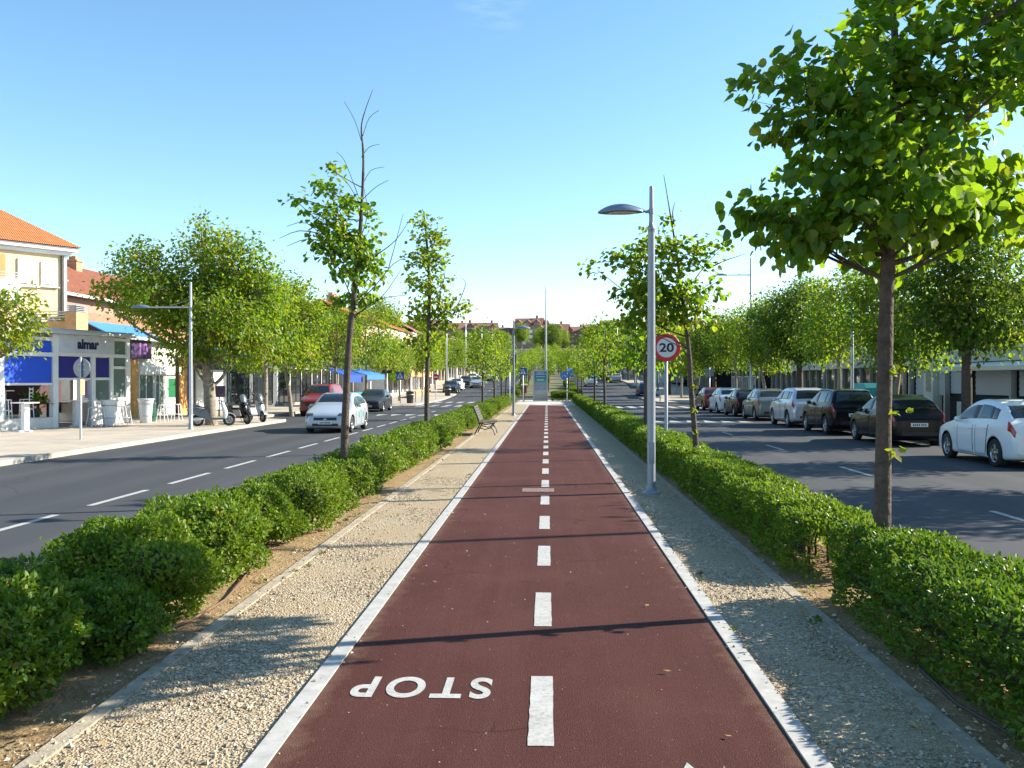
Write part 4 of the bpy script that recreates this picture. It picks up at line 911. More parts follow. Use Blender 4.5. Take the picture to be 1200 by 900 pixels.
# back of a round sign on the left pavement
t = thing('road_sign', 'grey back of a round sign with a small plate on the left pavement', 'road sign', (-14.8, 27.9, 0))
b = MB(); b.lathe([(.038, 0), (.038, 2.62), (0, 2.63)], n=12); b.build('post', M['galv'], t)
b = MB(); b.lathe([(.305, .043), (.315, .05), (.315, .062), (.305, .068)], (0, 0, 2.27), 'y', 32); f = b.build('disc', M['signback'], t); f.rotation_euler = (0, 0, R(-12))
b = MB(); b.box((-.13, .045, 2.2), (.13, .042, 2.24)); b.box((-.13, .045, 2.36), (.13, .042, 2.40)); b.build('rib', M['galv'], f)
b = MB(); b.box((.045, -.12, 1.42), (.06, .14, 1.90)); b.build('plate', mat('ochre_plate', (.62, .40, .17), .6), t)

def ped_sign(label, x, y, h=2.5, s=.6, dark=None, rz=0):
    t = thing('pedestrian_sign', label, 'road sign', (x, y, zt(y)), rz, 'pedestrian crossing signs')
    b = MB(); b.lathe([(.035, 0), (.035, h), (0, h + .01)], n=10); b.build('post', M['galv'], t)
    z = h - s / 2 - .04
    b = MB(); b.box((-s / 2, -.06, z - s / 2), (s / 2, -.045, z + s / 2), 0, .005); f = b.build('panel', M['signblue'], t)
    b = MB(); b.box((-s / 2 + .01, -.044, z - s / 2 + .01), (s / 2 - .01, -.036, z + s / 2 - .01)); b.build('back_plate', M['signback'], f)
    b = MB(); b.prism([(-s * .38, z - s * .32), (s * .38, z - s * .32), (0, z + s * .38)], 'y', -.066, -.0615); b.build('triangle', M['signwhite'], f)
    b = MB(); b.ball((.0, -.068, z + s * .14), (s * .045, .003, s * .05), 8)
    b.prism([(-.02 * s, z + .09 * s), (.05 * s, z + .09 * s), (.06 * s, z - .08 * s), (.15 * s, z - .26 * s), (.09 * s, z - .28 * s), (.0, z - .12 * s), (-.12 * s, z - .28 * s), (-.17 * s, z - .25 * s), (-.04 * s, z - .05 * s), (-.13 * s, z - .02 * s), (-.12 * s, z + .03 * s)], 'y', -.070, -.067)
    b.build('walking_figure', M['signblack'], f); return t
ped_sign('blue pedestrian crossing sign on the median to the left of the information panel', -2.05, 77.0, 3.0, .65)
ped_sign('blue pedestrian crossing sign on the left pavement near the black bin', -12.1, 73.5, 2.65, .68)
ped_sign('grey back of a square crossing sign on the right pavement', 12.6, 70.0, 2.9, .65, None, math.pi)
t = thing('bicycle_sign', 'pair of blue cycle signs on one post at the far end of the path', 'road sign', (1.56, 70.2, 0))
b = MB(); b.lathe([(.035, 0), (.035, 3.0), (0, 3.01)], n=10); b.build('post', M['galv'], t)
b = MB(); b.lathe([(.30, -.06), (.30, -.045)], (-.22, 0, 2.25), 'y', 24); f = b.build('round_panel', M['bluelight'], t); f.rotation_euler = (0, 0, R(-18))
b = MB()
for cx in (-.36, -.10): b.lathe([(.085, -.068), (.085, -.0615), (.06, -.0615), (.06, -.068), (.085, -.068)], (cx, 0, 2.20), 'y', 16)
b.tube([(-.36, -.066, 2.20), (-.28, -.066, 2.32), (-.14, -.066, 2.32), (-.10, -.066, 2.20)], .012, 4); b.tube([(-.28, -.066, 2.32), (-.22, -.066, 2.20), (-.14, -.066, 2.32)], .012, 4); b.build('bicycle_symbol', M['signwhite'], f)
b = MB(); b.box((-.05, .05, 2.22), (.55, .065, 2.82), 0, .005); f = b.build('square_panel', mat('pale_sign_blue', (.10, .24, .52), .5), t); f.rotation_euler = (0, 0, R(24))
t = thing('road_sign', 'dark back of a rectangular sign on a post in the left shrub row', 'road sign', (-2.75, 66.0, 0))
b = MB(); b.lathe([(.04, 0), (.04, 3.85), (0, 3.86)], n=10); b.build('post', M['galv'], t)
b = MB(); b.box((-.48, .045, 2.72), (.48, .06, 3.8), 0, .005); b.build('panel', M['darkmetal'], t)
t = thing('no_entry_sign', 'small red no entry sign on the left pavement', 'road sign', (-11.0, 88.5, zt(88.5)))
b = MB(); b.lathe([(.035, 0), (.035, 2.55), (0, 2.56)], n=10); b.build('post', M['galv'], t)
b = MB(); b.lathe([(.32, -.06), (.32, -.045)], (0, 0, 2.2), 'y', 24); f = b.build('disc', M['red_'], t)
b = MB(); b.box((-.22, -.066, 2.14), (.22, -.0615, 2.26)); b.build('bar', M['signwhite'], f)
t = thing('direction_sign', 'dark horizontal pointer sign on a post before the white shop', 'road sign', (-12.6, 70.2, 0))
b = MB(); b.lathe([(.04, 0), (.04, 2.75), (0, 2.76)], n=10); b.build('post', M['galv'], t)
b = MB(); b.prism([(-.40, 2.45), (.30, 2.45), (.45, 2.56), (.30, 2.68), (-.40, 2.68)], 'y', -.06, -.045); b.build('pointer', M['darkmetal'], t)

# information panel
t = thing('information_panel', 'metal framed information panel with blue and green top at the bike path end', 'sign', (-.6, 81.8, 0))
b = MB(); b.box((-.66, -.11, 0), (-.56, .11, 2.83), 0, .012); b.box((.56, -.11, 0), (.66, .11, 2.83), 0, .012); b.box((-.56, -.10, 2.74), (.56, .10, 2.82)); b.box((-.56, -.10, .02), (.56, .10, .12)); b.build('frame', M['galv'], t)
b = MB(); b.box((-.56, -.06, .12), (.56, .06, 2.74)); f = b.build('board', mat('grey_board', (.48, .47, .45), .5), t)
b = MB(); b.box((-.53, -.067, 1.95), (.53, -.0605, 2.70)); b.build('blue_field', mat('blue_field', (.03, .20, .30), .5), f)
b = MB(); b.box((-.50, -.072, 1.72), (.50, -.0605, 2.05)); b.build('green_field', mat('green_field', (.0, .32, .20), .5), f)
b = MB(); b.box((-.53, -.067, 1.0), (.53, -.0605, 1.70)); b.build('picture_field', mat('picture_field', (.22, .27, .36), .5, noise=(6, .7), col2=(.42, .40, .38)), f)
b = MB()
for z, w in ((2.55, .7), (2.42, .9), (2.2, .8), (1.95, .6), (1.84, .7)): b.box((-w / 2, -.077, z), (w / 2, -.0725, z + .05))
b.build('print_line', M['signwhite'], f)
b = MB(); b.box((-.53, -.066, .15), (.53, -.0605, .62)); b.build('base_field', mat('base_field', (.50, .42, .34), .6), f)

# bench
def bench():
    t = thing('park_bench', 'slatted park bench with black iron legs facing the bike path', 'bench', (-2.12, 31.3, 0))
    sl = MB()
    for i in range(6): x = -.16 + .085 * i; sl.box((x, -.85, .425 + .006 * i), (x + .068, .85, .452 + .006 * i), 0, .006)
    sl.build('seat', M['wood'], t)
    bk = MB()
    for i in range(6):
        z = .50 + .085 * i; x = -.20 - .034 * i
        bk.prism([(x, z), (x + .026, z + .004), (x - .002, z + .072), (x - .028, z + .068)], 'y', -.85, .85)
    bk.build('backrest', M['wood'], t)
    for y in (-.72, .72):
        b = MB(); r = .022
        b.tube([(-.36, y, .0), (-.28, y, .18), (-.18, y, .36), (-.20, y, .46), (-.42, y, 1.00)], [r, r * .9, r, r, r * .8], 6)
        b.tube([(.34, y, 0), (.30, y, .16), (.20, y, .28), (.27, y, .40), (.33, y, .41)], [r, r * .9, r, r, r], 6)
        b.tube([(-.19, y, .40), (.05, y, .375), (.30, y, .41)], r, 6); b.tube([(-.22, y, .26), (.0, y, .20), (.24, y, .26)], r * .8, 6)
        b.build('leg', M['darkmetal'], t)
bench()
def bin_(label, x, y, h=.95, r=.27):
    t = thing('litter_bin', label, 'bin', (x, y, zt(y)), 0, 'dark bins on the left pavement')
    b = MB(); b.lathe([(r * .8, 0), (r * .82, .05), (r, h * .9), (r * 1.08, h * .92), (r * 1.08, h), (r * .9, h), (r * .85, h * .5)], n=18); b.build('drum', M['darkmetal'], t)
    b = MB(); b.lathe([(r * 1.1, h * .70), (r * 1.1, h * .75), (r * .95, h * .75)], n=18); b.build('hoop', M['galv'], t)
bin_('black round bin near the blue crossing sign on the left pavement', -11.3, 73.6, 1.0, .33); bin_('black round bin farther along the left pavement near the parked cars', -10.9, 98, 1.0, .36)
t = thing('litter_bin', 'dark reddish box bin with white lid near the information panel', 'bin', (-2.0, 78.3, 0))
b = MB(); b.lathe([(.04, 0), (.04, .8)], n=8); b.build('post', M['darkmetal'], t)
b = MB(); b.box((-.24, -.18, .75), (.24, .18, 1.45), 0, .03); b.build('box', mat('wine_plastic', (.13, .03, .03), .5), t)
b = MB(); b.box((-.27, -.2, 1.455), (.27, .2, 1.58), 0, .03); b.build('lid', M['white'], t)
G_P = 'thin posts on the pavements'
for (x, y, h, mt, lab) in [(-19.3, 46.1, 3.1, 'brown', 'brown square canopy post before the white shop front'), (-19.15, 47.3, 3.0, 'galv', 'dark blue-grey post beside the brown canopy post')]:
    b = MB(); b.box((-.08, -.08, 0), (.08, .08, h), 0, .008); b.lathe([(.16, 0), (.16, .02), (.11, .03)], n=8); tag(b.build('canopy_post', M[mt] if mt == 'brown' else M['signblue'], None, (x, y, 0)), lab, 'post')
t = thing('bicycle_rack_box', 'small dark purple box on a post beside the left pavement lamp', 'post box', (-17.2, 46.4, 0))
b = MB(); b.lathe([(.04, 0), (.04, 1.0)], n=8); b.build('post', M['darkmetal'], t); b = MB(); b.box((-.28, -.2, 1.0), (.28, .2, 1.6), 0, .04); b.build('box', M['purple'], t)
for i, (x, y) in enumerate([(10.3, 82), (10.3, 86), (10.3, 90), (-11.2, 76), (-11.2, 80), (-11.2, 84)]):
    b = MB(); b.lathe([(.06, 0), (.06, .85), (.075, .86), (.075, .95), (.04, 1.0), (0, 1.0)], n=10); tag(b.build('bollard', M['galv'], None, (x, y, 0)), f'grey bollard at the {"right" if x > 0 else "left"} kerb by the crossing, {nth(i % 3 + 1)} in its row', 'bollard', 'bollards by the crossing')

# ------------------------------------------------------------------ cars
def catmull(A, n):
    """resample rows of A (k x d) with Catmull-Rom, n steps per interval"""
    A = np.asarray(A, float); k = len(A); out = []
    for i in range(k - 1):
        p0, p1, p2, p3 = A[max(i - 1, 0)], A[i], A[i + 1], A[min(i + 2, k - 1)]
        for j in range(n):
            t = j / n; out.append(.5 * (2 * p1 + (p2 - p0) * t + (2 * p0 - 5 * p1 + 4 * p2 - p3) * t * t + (3 * p1 - p0 - 3 * p2 + p3) * t ** 3))
    out.append(A[-1]); return np.array(out)
# station rows: y from the nose, top, belt (shoulder), width factor, sill height
HATCH = dict(L=4.22, W=1.77, st=[(0, .62, .56, .72, .30), (.05, .70, .62, .82, .22), (.22, .80, .70, .92, .18), (.6, .90, .79, .985, .17), (1.0, .99, .86, 1, .17), (1.22, 1.06, .90, 1, .17), (1.72, 1.36, .93, 1, .17), (2.15, 1.49, .94, 1, .17), (2.7, 1.51, .96, 1, .17), (3.2, 1.455, .985, 1, .17), (3.58, 1.35, .995, .985, .17), (3.86, 1.16, .985, .955, .18), (4.08, 1.00, .93, .92, .20), (4.17, .88, .80, .88, .24), (4.22, .78, .70, .80, .32)], wheels=(.82, 3.42), wr=.315, ws=(5.25, 7.1), rw=(9.55, 11.3), sw=[(5.35, 7.35), (7.5, 9.0), (9.08, 9.75)])
SUV = dict(L=4.35, W=1.82, st=[(0, .74, .66, .76, .36), (.05, .84, .74, .85, .26), (.22, .95, .84, .94, .22), (.6, 1.04, .92, .99, .22), (1.05, 1.11, .98, 1, .22), (1.25, 1.17, 1.01, 1, .22), (1.70, 1.45, 1.03, 1, .22), (2.1, 1.61, 1.04, 1, .22), (2.75, 1.64, 1.05, 1, .22), (3.4, 1.62, 1.06, 1, .22), (3.86, 1.57, 1.06, .985, .22), (4.08, 1.32, 1.05, .965, .23), (4.22, 1.10, 1.0, .94, .26), (4.31, .98, .88, .90, .30), (4.35, .86, .76, .82, .38)], wheels=(.85, 3.52), wr=.345, ws=(5.25, 7.1), rw=(10.0, 11.6), sw=[(5.35, 7.35), (7.5, 8.95), (9.05, 9.8)])
SALOON = dict(L=4.50, W=1.77, st=[(0, .60, .54, .72, .30), (.05, .68, .60, .82, .22), (.22, .77, .68, .92, .17), (.65, .87, .77, .985, .16), (1.1, .95, .84, 1, .16), (1.35, 1.01, .87, 1, .16), (1.85, 1.30, .90, 1, .16), (2.25, 1.42, .91, 1, .16), (2.8, 1.435, .92, 1, .16), (3.25, 1.38, .93, 1, .16), (3.6, 1.20, .94, .99, .16), (3.9, 1.06, .95, .97, .17), (4.25, 1.0, .92, .93, .20), (4.45, .92, .84, .88, .26), (4.5, .82, .74, .80, .32)], wheels=(.85, 3.55), wr=.31, ws=(5.25, 7.1), rw=(9.0, 10.9), sw=[(5.35, 7.3), (7.45, 9.1), (9.2, 9.75)])
VAN = dict(L=4.25, W=1.75, st=[(0, .72, .64, .78, .32), (.05, .84, .74, .86, .24), (.2, .95, .84, .94, .2), (.5, 1.04, .92, .99, .2), (.8, 1.12, .98, 1, .2), (1.0, 1.20, 1.01, 1, .2), (1.4, 1.52, 1.03, 1, .2), (1.75, 1.74, 1.04, 1, .2), (2.4, 1.80, 1.05, 1, .2), (3.1, 1.80, 1.06, 1, .2), (3.8, 1.78, 1.06, .995, .2), (4.1, 1.70, 1.06, .98, .2), (4.2, 1.30, 1.0, .96, .24), (4.235, 1.05, .88, .93, .3), (4.25, .86, .76, .9, .38)], wheels=(.75, 3.35), wr=.31, ws=(5.2, 7.0), rw=(11.1, 11.95), sw=[(5.3, 7.2)])
def car_surface(sp, ns=5, nr=5):
    st = catmull(sp['st'], ns); W = sp['W'] / 2; rings = []
    for y, top, b, wf, zb in st:
        w = W * wf; h = max(top - b, .03); rw = w * .965 - .40 * min(h, .62) * (1 if h > .2 else h / .2) - (.02 if h < .2 else 0); s = b - zb
        dz = .055 if h > .25 else h * .35
        rings.append([(0, zb), (.72 * w, zb), (.95 * w, zb + .03), (.992 * w, zb + .30 * s), (1.0 * w, zb + .68 * s), (.965 * w, b), (rw, top - dz), (rw * .62, top - .012), (0, top)])
    G = []
    for r, row in zip(rings, st):
        c = catmull(r, nr); c[:, 0] = np.maximum(c[:, 0], 0); G.append([(x, row[0], z) for x, z in c])
    return np.array(G)         # stations x ring x 3, y measured from the nose backwards
def sample(G, s, r, ns=5, nr=5):
    a, b = min(max(s * ns, 0), len(G) - 1.001), min(max(r * nr, 0), G.shape[1] - 1.001)
    i, j = int(a), int(b); u, v = a - i, b - j
    return (G[i, j] * (1 - u) + G[i + 1, j] * u) * (1 - v) + (G[i, j + 1] * (1 - u) + G[i + 1, j + 1] * u) * v
def patch(b, G, sp, s0, s1, r0, r1, off=.004, n=(10, 6), side=1, mi=0, both=False, slant=(0, 0)):
    """a sheet lying off metres outside the body over station range s0..s1 and ring range r0..r1, with an edge turned in"""
    L = sp['L']; P = []
    for i in range(n[0] + 1):
        for j in range(n[1] + 1):
            v = j / n[1]; a0 = s0 + slant[0] * v; a1 = s1 + slant[1] * v
            s = a0 + (a1 - a0) * i / n[0]; r = r0 + (r1 - r0) * v
            p = sample(G, s, r); ds = sample(G, s + .06, r) - sample(G, s - .06, r); dr = sample(G, s, r + .06) - sample(G, s, r - .06)
            nn = np.cross(dr, ds); nn = nn / (np.linalg.norm(nn) + 1e-9)
            nn = -nn; edge = i in (0, n[0]) or j == 0 or (j == n[1] and r1 < 7.99);
            if r > 7.9: nn[0] = 0
            P.append(p + nn * (off if not edge else -.006))
    for sg in ((1, -1) if both else (side,)):
        vs = [(sg * x, L / 2 - y, z) for x, y, z in P]
        b.add(vs, [(i * (n[1] + 1) + j, i * (n[1] + 1) + j + 1, (i + 1) * (n[1] + 1) + j + 1, (i + 1) * (n[1] + 1) + j) for i in range(n[0]) for j in range(n[1])], mi, True)
def wheel_parts(t, x, y, r, side):
    w = .20; b = MB()
    b.lathe([(r * .66, -w / 2), (r * .93, -w / 2), (r, -w * .38), (r, w * .38), (r * .93, w / 2), (r * .66, w / 2)], (0, 0, 0), 'x', 28, 0, True, False)
    o = b.build('wheel', M['rubber'], t, (x, y, r))
    b = MB(); d = side * w * .42
    b.lathe([(r * .68, d), (r * .60, d - side * .02), (r * .58, d - side * .07), (.0, d - side * .075)], (0, 0, 0), 'x', 24, 1, True, False)
    b.lathe([(r * .70, d - side * .01), (r * .70, d + side * .008), (r * .61, d + side * .002), (r * .60, d - side * .02)], (0, 0, 0), 'x', 28, 0, True, False)
    b.lathe([(r * .16, d - side * .05), (r * .14, d + side * .0), (0, d + side * .004)], (0, 0, 0), 'x', 12, 0, True, False)
    for k in range(5):
        a = 2 * math.pi * k / 5 + .3; ca, sa = math.cos(a), math.sin(a); vs = []
        for q, hw in ((.10, .20), (.62, .13)):
            for e in (-1, 1):
                for dd in (d - side * .045, d - side * .004): vs.append((dd, r * (q * ca - e * hw * sa), r * (q * sa + e * hw * ca)))
        b.add(vs, [(0, 1, 3, 2), (4, 6, 7, 5), (0, 4, 5, 1), (2, 3, 7, 6), (1, 5, 7, 3), (0, 2, 6, 4)], 0)
    b.build('rim', [M['chrome'], M['black']], o)
def make_car(sp, label, cat, loc, rz, paint, group, front=True, rear=True, name='parked_car', rails=False, plate_marks=True):
    t = thing(name, label, cat, loc, rz, group); L, W = sp['L'], sp['W']; G = car_surface(sp); ns, nr = G.shape[:2]
    b = MB(); ring = [(i, j) for j in range(nr) for i in (1,)]
    vs = []; per = 2 * (nr - 1)
    for i in range(ns):
        half = G[i]; pts = [(x, L / 2 - y, z) for x, y, z in half] + [(-x, L / 2 - y, z) for x, y, z in half[1:-1][::-1]]
        vs += pts
    fs = [(i * per + j, i * per + (j + 1) % per, (i + 1) * per + (j + 1) % per, (i + 1) * per + j) for i in range(ns - 1) for j in range(per)]
    b.add(vs, fs, 0, True); b.add(vs[:per], [tuple(range(per))]); b.add(vs[-per:], [tuple(range(per))[::-1]])
    me = bpy.data.meshes.new('body'); me.from_pydata(b.v, [], b.f); me.polygons.foreach_set('use_smooth', b.sm)
    bm = bmesh.new(); bm.from_mesh(me); bmesh.ops.remove_doubles(bm, verts=bm.verts[:], dist=.0005); bmesh.ops.recalc_face_normals(bm, faces=bm.faces[:]); bm.to_mesh(me); bm.free()
    for m_ in (paint, M['black']): me.materials.append(m_)
    tmp = link('body_blank', me)
    wr = sp['wr'] * 1.16; cut = MB()
    for wy in sp['wheels']:
        for sd in (1, -1): cut.lathe([(wr, sd * (W / 2 - .27)), (wr, sd * (W / 2 + .1))], (0, L / 2 - wy, sp['wr'] + .01), 'x', 32, 1, False)
    co = cut.build('cutter', [paint, M['black']])
    md = tmp.modifiers.new('arch', 'BOOLEAN'); md.object = co; md.operation = 'DIFFERENCE'; md.solver = 'EXACT'
    dg = bpy.context.evaluated_depsgraph_get(); me2 = bpy.data.meshes.new_from_object(tmp.evaluated_get(dg), depsgraph=dg); me2.name = 'body'
    bpy.data.objects.remove(tmp); bpy.data.objects.remove(co)
    body = link('body', me2, t)
    for k, wy in enumerate(sp['wheels']):
        for sd in (1, -1): wheel_parts(t, sd * (W / 2 - .115), L / 2 - wy, sp['wr'], sd)
    b = MB(); patch(b, G, sp, sp['ws'][0], sp['ws'][1], 6.22, 8, both=True); b.build('windscreen', M['glass'], t)
    b = MB(); patch(b, G, sp, sp['rw'][0], sp['rw'][1], 6.22, 8, both=True); b.build('rear_window', M['glass'], t)
    for sd in (1, -1):
        b = MB(); patch(b, G, sp, sp['sw'][0][0] - .12, sp['sw'][-1][1] + .12, 5.10, 5.92, off=.003, side=sd, n=(16, 5)); b.build('window_trim', M['black'], t)
        for a0, a1 in sp['sw']:
            b = MB(); patch(b, G, sp, a0, a1, 5.16, 5.88, off=.008, side=sd); b.build('side_window', M['glass'], t)
        b = MB(); patch(b, G, sp, sp['sw'][0][0] + .04, sp['sw'][0][1] + .13, 2.0, 5.1, off=.003, side=sd, n=(12, 10)); b.build('door_gap', M['black'], t)
        b = MB(); patch(b, G, sp, sp['sw'][0][0] + .1, sp['sw'][0][1] + .07, 2.1, 5.06, off=.007, side=sd, n=(12, 10)); d = b.build('door', paint, t)
        p0 = sample(G, sp['sw'][0][1] - .25, 4.55); b = MB(); b.box((sd * p0[0] - .012, L / 2 - p0[1] - .09, p0[2] - .012), (sd * p0[0] + sd * .028, L / 2 - p0[1] + .09, p0[2] + .014), 0, .008); b.build('handle', paint, d)
        if len(sp['sw']) > 1:
            b = MB(); sb = sp['sw'][0][1] + .12; se = float(np.interp(sp['wheels'][1] - sp['wr'] * 1.16 - .05, [q_[0] for q_ in sp['st']], range(len(sp['st'])))); patch(b, G, sp, sb + .06, se - .06, 2.1, 5.06, off=.007, side=sd, n=(10, 10), slant=(0, sp['sw'][1][1] - se)); d = b.build('door', paint, t)
            b = MB(); patch(b, G, sp, sb, se, 2.0, 5.1, off=.003, side=sd, n=(10, 10), slant=(0, sp['sw'][1][1] - se + .05)); b.build('door_gap', M['black'], t)
            p0 = sample(G, sp['sw'][1][1] - .35, 4.55); b = MB(); b.box((sd * p0[0] - .012, L / 2 - p0[1] - .09, p0[2] - .012), (sd * p0[0] + sd * .028, L / 2 - p0[1] + .09, p0[2] + .014), 0, .008); b.build('handle', paint, d)
        p0 = sample(G, sp['sw'][0][0] + .55, 5.05); b = MB(); b.ball((sd * (p0[0] + .10), L / 2 - p0[1], p0[2] + .07), (.10, .055, .07), 12); b.tube([(sd * p0[0], L / 2 - p0[1], p0[2]), (sd * (p0[0] + .07), L / 2 - p0[1], p0[2] + .05)], .018, 6); b.build('mirror', M['black'] if paint in (P_['black'],) else paint, t)
        b = MB(); patch(b, G, sp, .45, 2.0, 4.7, 6.95, off=.010, side=sd, n=(10, 10), slant=(.35, -.15)); b.build('headlight', M['head'], t)
        b = MB(); patch(b, G, sp, 11.4, 13.35, 4.35, 5.9, off=.010, side=sd, n=(12, 8), slant=(-.2, 0)); b.build('tail_light', M['tail'], t)
    zf = sp['st'][0][1]; z0 = sp['st'][0][4]; wn_ = W / 2 * sp['st'][0][3]; yf = L / 2
    b = MB(); b.box((-.44, yf - .03, zf - .125), (.44, yf + .012, zf - .015), 0, .012); b.box((-.50, yf - .04, z0 - .02), (.50, yf + .010, z0 + .075), 0, .012)
    for sd in (1, -1): b.lathe([(.055, yf - .10), (.055, yf - .045), (0, yf - .04)], (sd * (wn_ + .06), 0, z0 + .10), 'y', 12)
    b.build('grille', M['black'], t)
    b = MB(); b.ball((0, yf + .014, zf - .085), (.075, .008, .03), 10); b.build('badge', M['chrome'], t)
    b = MB(); b.box((-.26, yf, zf - .27), (.26, yf + .016, zf - .16)); pl = b.build('number_plate', M['plate'], t)
    zr = sp['st'][-1][1]; zb = sp['st'][-1][4]
    b = MB(); b.box((-.55, -yf - .008, zb), (.55, -yf + .05, zb + .12), 0, .015); b.build('rear_bumper', M['black'], t)
    b = MB(); b.box((-.26, -yf - .016, zr - .19), (.26, -yf, zr - .08)); pl2 = b.build('number_plate', M['plate'], t)
    b = MB()
    for k in range(7): b.box((-.20 + .058 * k + (.02 if k > 3 else 0), yf + .0165, zf - .245), (-.165 + .058 * k + (.02 if k > 3 else 0), yf + .019, zf - .185))
    b.build('plate_figure', M['signblack'], pl)
    b = MB()
    for k in range(7): b.box((-.20 + .058 * k + (.02 if k > 3 else 0), -yf - .019, zr - .165), (-.165 + .058 * k + (.02 if k > 3 else 0), -yf - .0165, zr - .105))
    b.build('plate_figure', M['signblack'], pl2)
    b = MB(); b.box((-W * .40, -L / 2 + .35, .16), (W * .40, L / 2 - .35, .30)); b.build('underbody', M['black'], t)
    if rails:
        b = MB()
        for sd in (1, -1):
            q = [sample(G, s_, 6.0) for s_ in np.linspace(7.0, 10.0, 9)]; b.tube([(sd * x, L / 2 - y, z + .035) for x, y, z in q], .017, 6)
        b.build('roof_rail', M['chrome'], t)
    return t
GR = 'cars parked along the right kerb'; RZ = -.13
def rc(yfront_wheel, sp): return yfront_wheel + sp['wheels'][0] - sp['L'] / 2
CS = (.98, .945, 1.03)
h1 = make_car(HATCH, 'white five-door hatchback parked nearest on the right, cut by the picture edge', 'car', (11.22, rc(23.75, HATCH), RZ), 0, P_['white'], GR)
h2 = make_car(HATCH, 'black hatchback half hidden behind the near linden trunk', 'car', (11.2, rc(30.7, HATCH), RZ), 0, P_['black'], GR)
h3 = make_car(SUV, 'tall black off-road car with roof rails, just ahead of the black hatchback', 'car', (11.22, rc(36.4, SUV), RZ), 0, P_['black'], GR, rails=True)
h4 = make_car(SUV, 'silver crossover with big red tail lamps in the right parking row', 'car', (11.2, rc(41.6, SUV), RZ), 0, P_['palesilver'], GR)
dup(h2, (11.25, rc(48.0, HATCH), RZ), 0, 'grey-green hatchback between the silver crossover and a black car', GR, (.98, .945, 1.06), P_['sage'])
dup(h2, (11.2, rc(52.8, HATCH), RZ), 0, 'small black car parked ahead of the grey-green hatchback', GR, (.96, .92, 1.0), P_['black'])
dup(h2, (11.22, rc(57.8, HATCH), RZ), 0, 'white hatchback second from the far end of the right parking row', GR, CS, P_['white'])
dup(h2, (11.25, rc(63.0, HATCH), RZ), 0, 'dark red car at the far end of the right parking row', GR, CS, P_['wine'])
GF = 'distant parked cars beyond the crossing'
focus = make_car(HATCH, 'silver white hatchback with a green side marking driving towards the camera', 'car', (-8.38, 34.1 + .82 - .0 + HATCH['L'] / 2 - .82 - .55, RZ), math.pi, P_['bluesilver'], 'moving and parked cars on the left road', name='hatchback_car')
# green lettering-like swoosh on its nearside doors
b = MB(); G = car_surface(HATCH)
patch(b, G, HATCH, 6.2, 6.9, 3.2, 4.5, off=.008, side=-1, n=(6, 5)); patch(b, G, HATCH, 7.8, 8.4, 3.2, 4.4, off=.008, side=-1, n=(6, 5))
b.build('side_marking', mat('green_marking', (.03, .26, .20), .4), focus)
make_car(VAN, 'red van with a dark windscreen parked under the trees on the left', 'van', (-13.0, 51.5, RZ), math.pi, P_['red'], 'moving and parked cars on the left road', name='parked_van')
make_car(SALOON, 'dark grey saloon behind the silver white hatchback', 'car', (-11.35, 58.6, RZ), math.pi, P_['darkgrey'], 'moving and parked cars on the left road')
dup(h2, (-11.5, 107.5, zt(107.5) + RZ), math.pi, 'dark hatchback first of the parked cars beyond the left crossing', GF, 1, P_['darkgrey'])
for o_ in (h1, h2, h3, h4): o_.scale = CS
far = [(-11.6, 115, 'white', h2, 'pale car behind the first dark one beyond the left crossing'), (-9.6, 123, 'silver', h2, 'silver car coming down the left road beyond the crossing'), (-11.6, 128, 'darkgrey', h2, 'dark grey car in the far left parking row'), (-9.2, 152, 'white', h3, 'white tall car coming down the far left road'), (-11.6, 140, 'white', h2, 'white car higher in the far left parking row')]
for x, y, pc, src, lab in far: dup(src, (x, y, zt(y) + RZ), math.pi, lab, GF, 1, P_[pc])
far = [(11.0, 101.5, 'blue', h2, 'dark blue car just beyond the right crossing'), (10.9, 143, 'silver', h2, 'silver grey car standing out in the far right row'), (11.2, 151, 'darkgrey', h3, 'dark tall car behind the silver grey one far right'), (11.2, 159, 'black', h2, 'black car third in the far right row'), (11.2, 167, 'silver', h2, 'silver car fourth in the far right row'), (11.2, 175, 'darkgrey', h2, 'dark car fifth in the far right row'), (11.2, 184, 'white', h2, 'white car sixth in the far right row'), (11.2, 193, 'black', h3, 'black tall car seventh in the far right row'), (11.2, 203, 'silver', h2, 'silver car eighth in the far right row'), (11.2, 214, 'darkgrey', h2, 'dark car last in the far right row'), (6.2, 128, 'white', h2, 'white car driving away up the right road')]
for x, y, pc, src, lab in far: dup(src, (x, y, zt(y) + RZ), 0, lab, GF, 1, P_[pc])

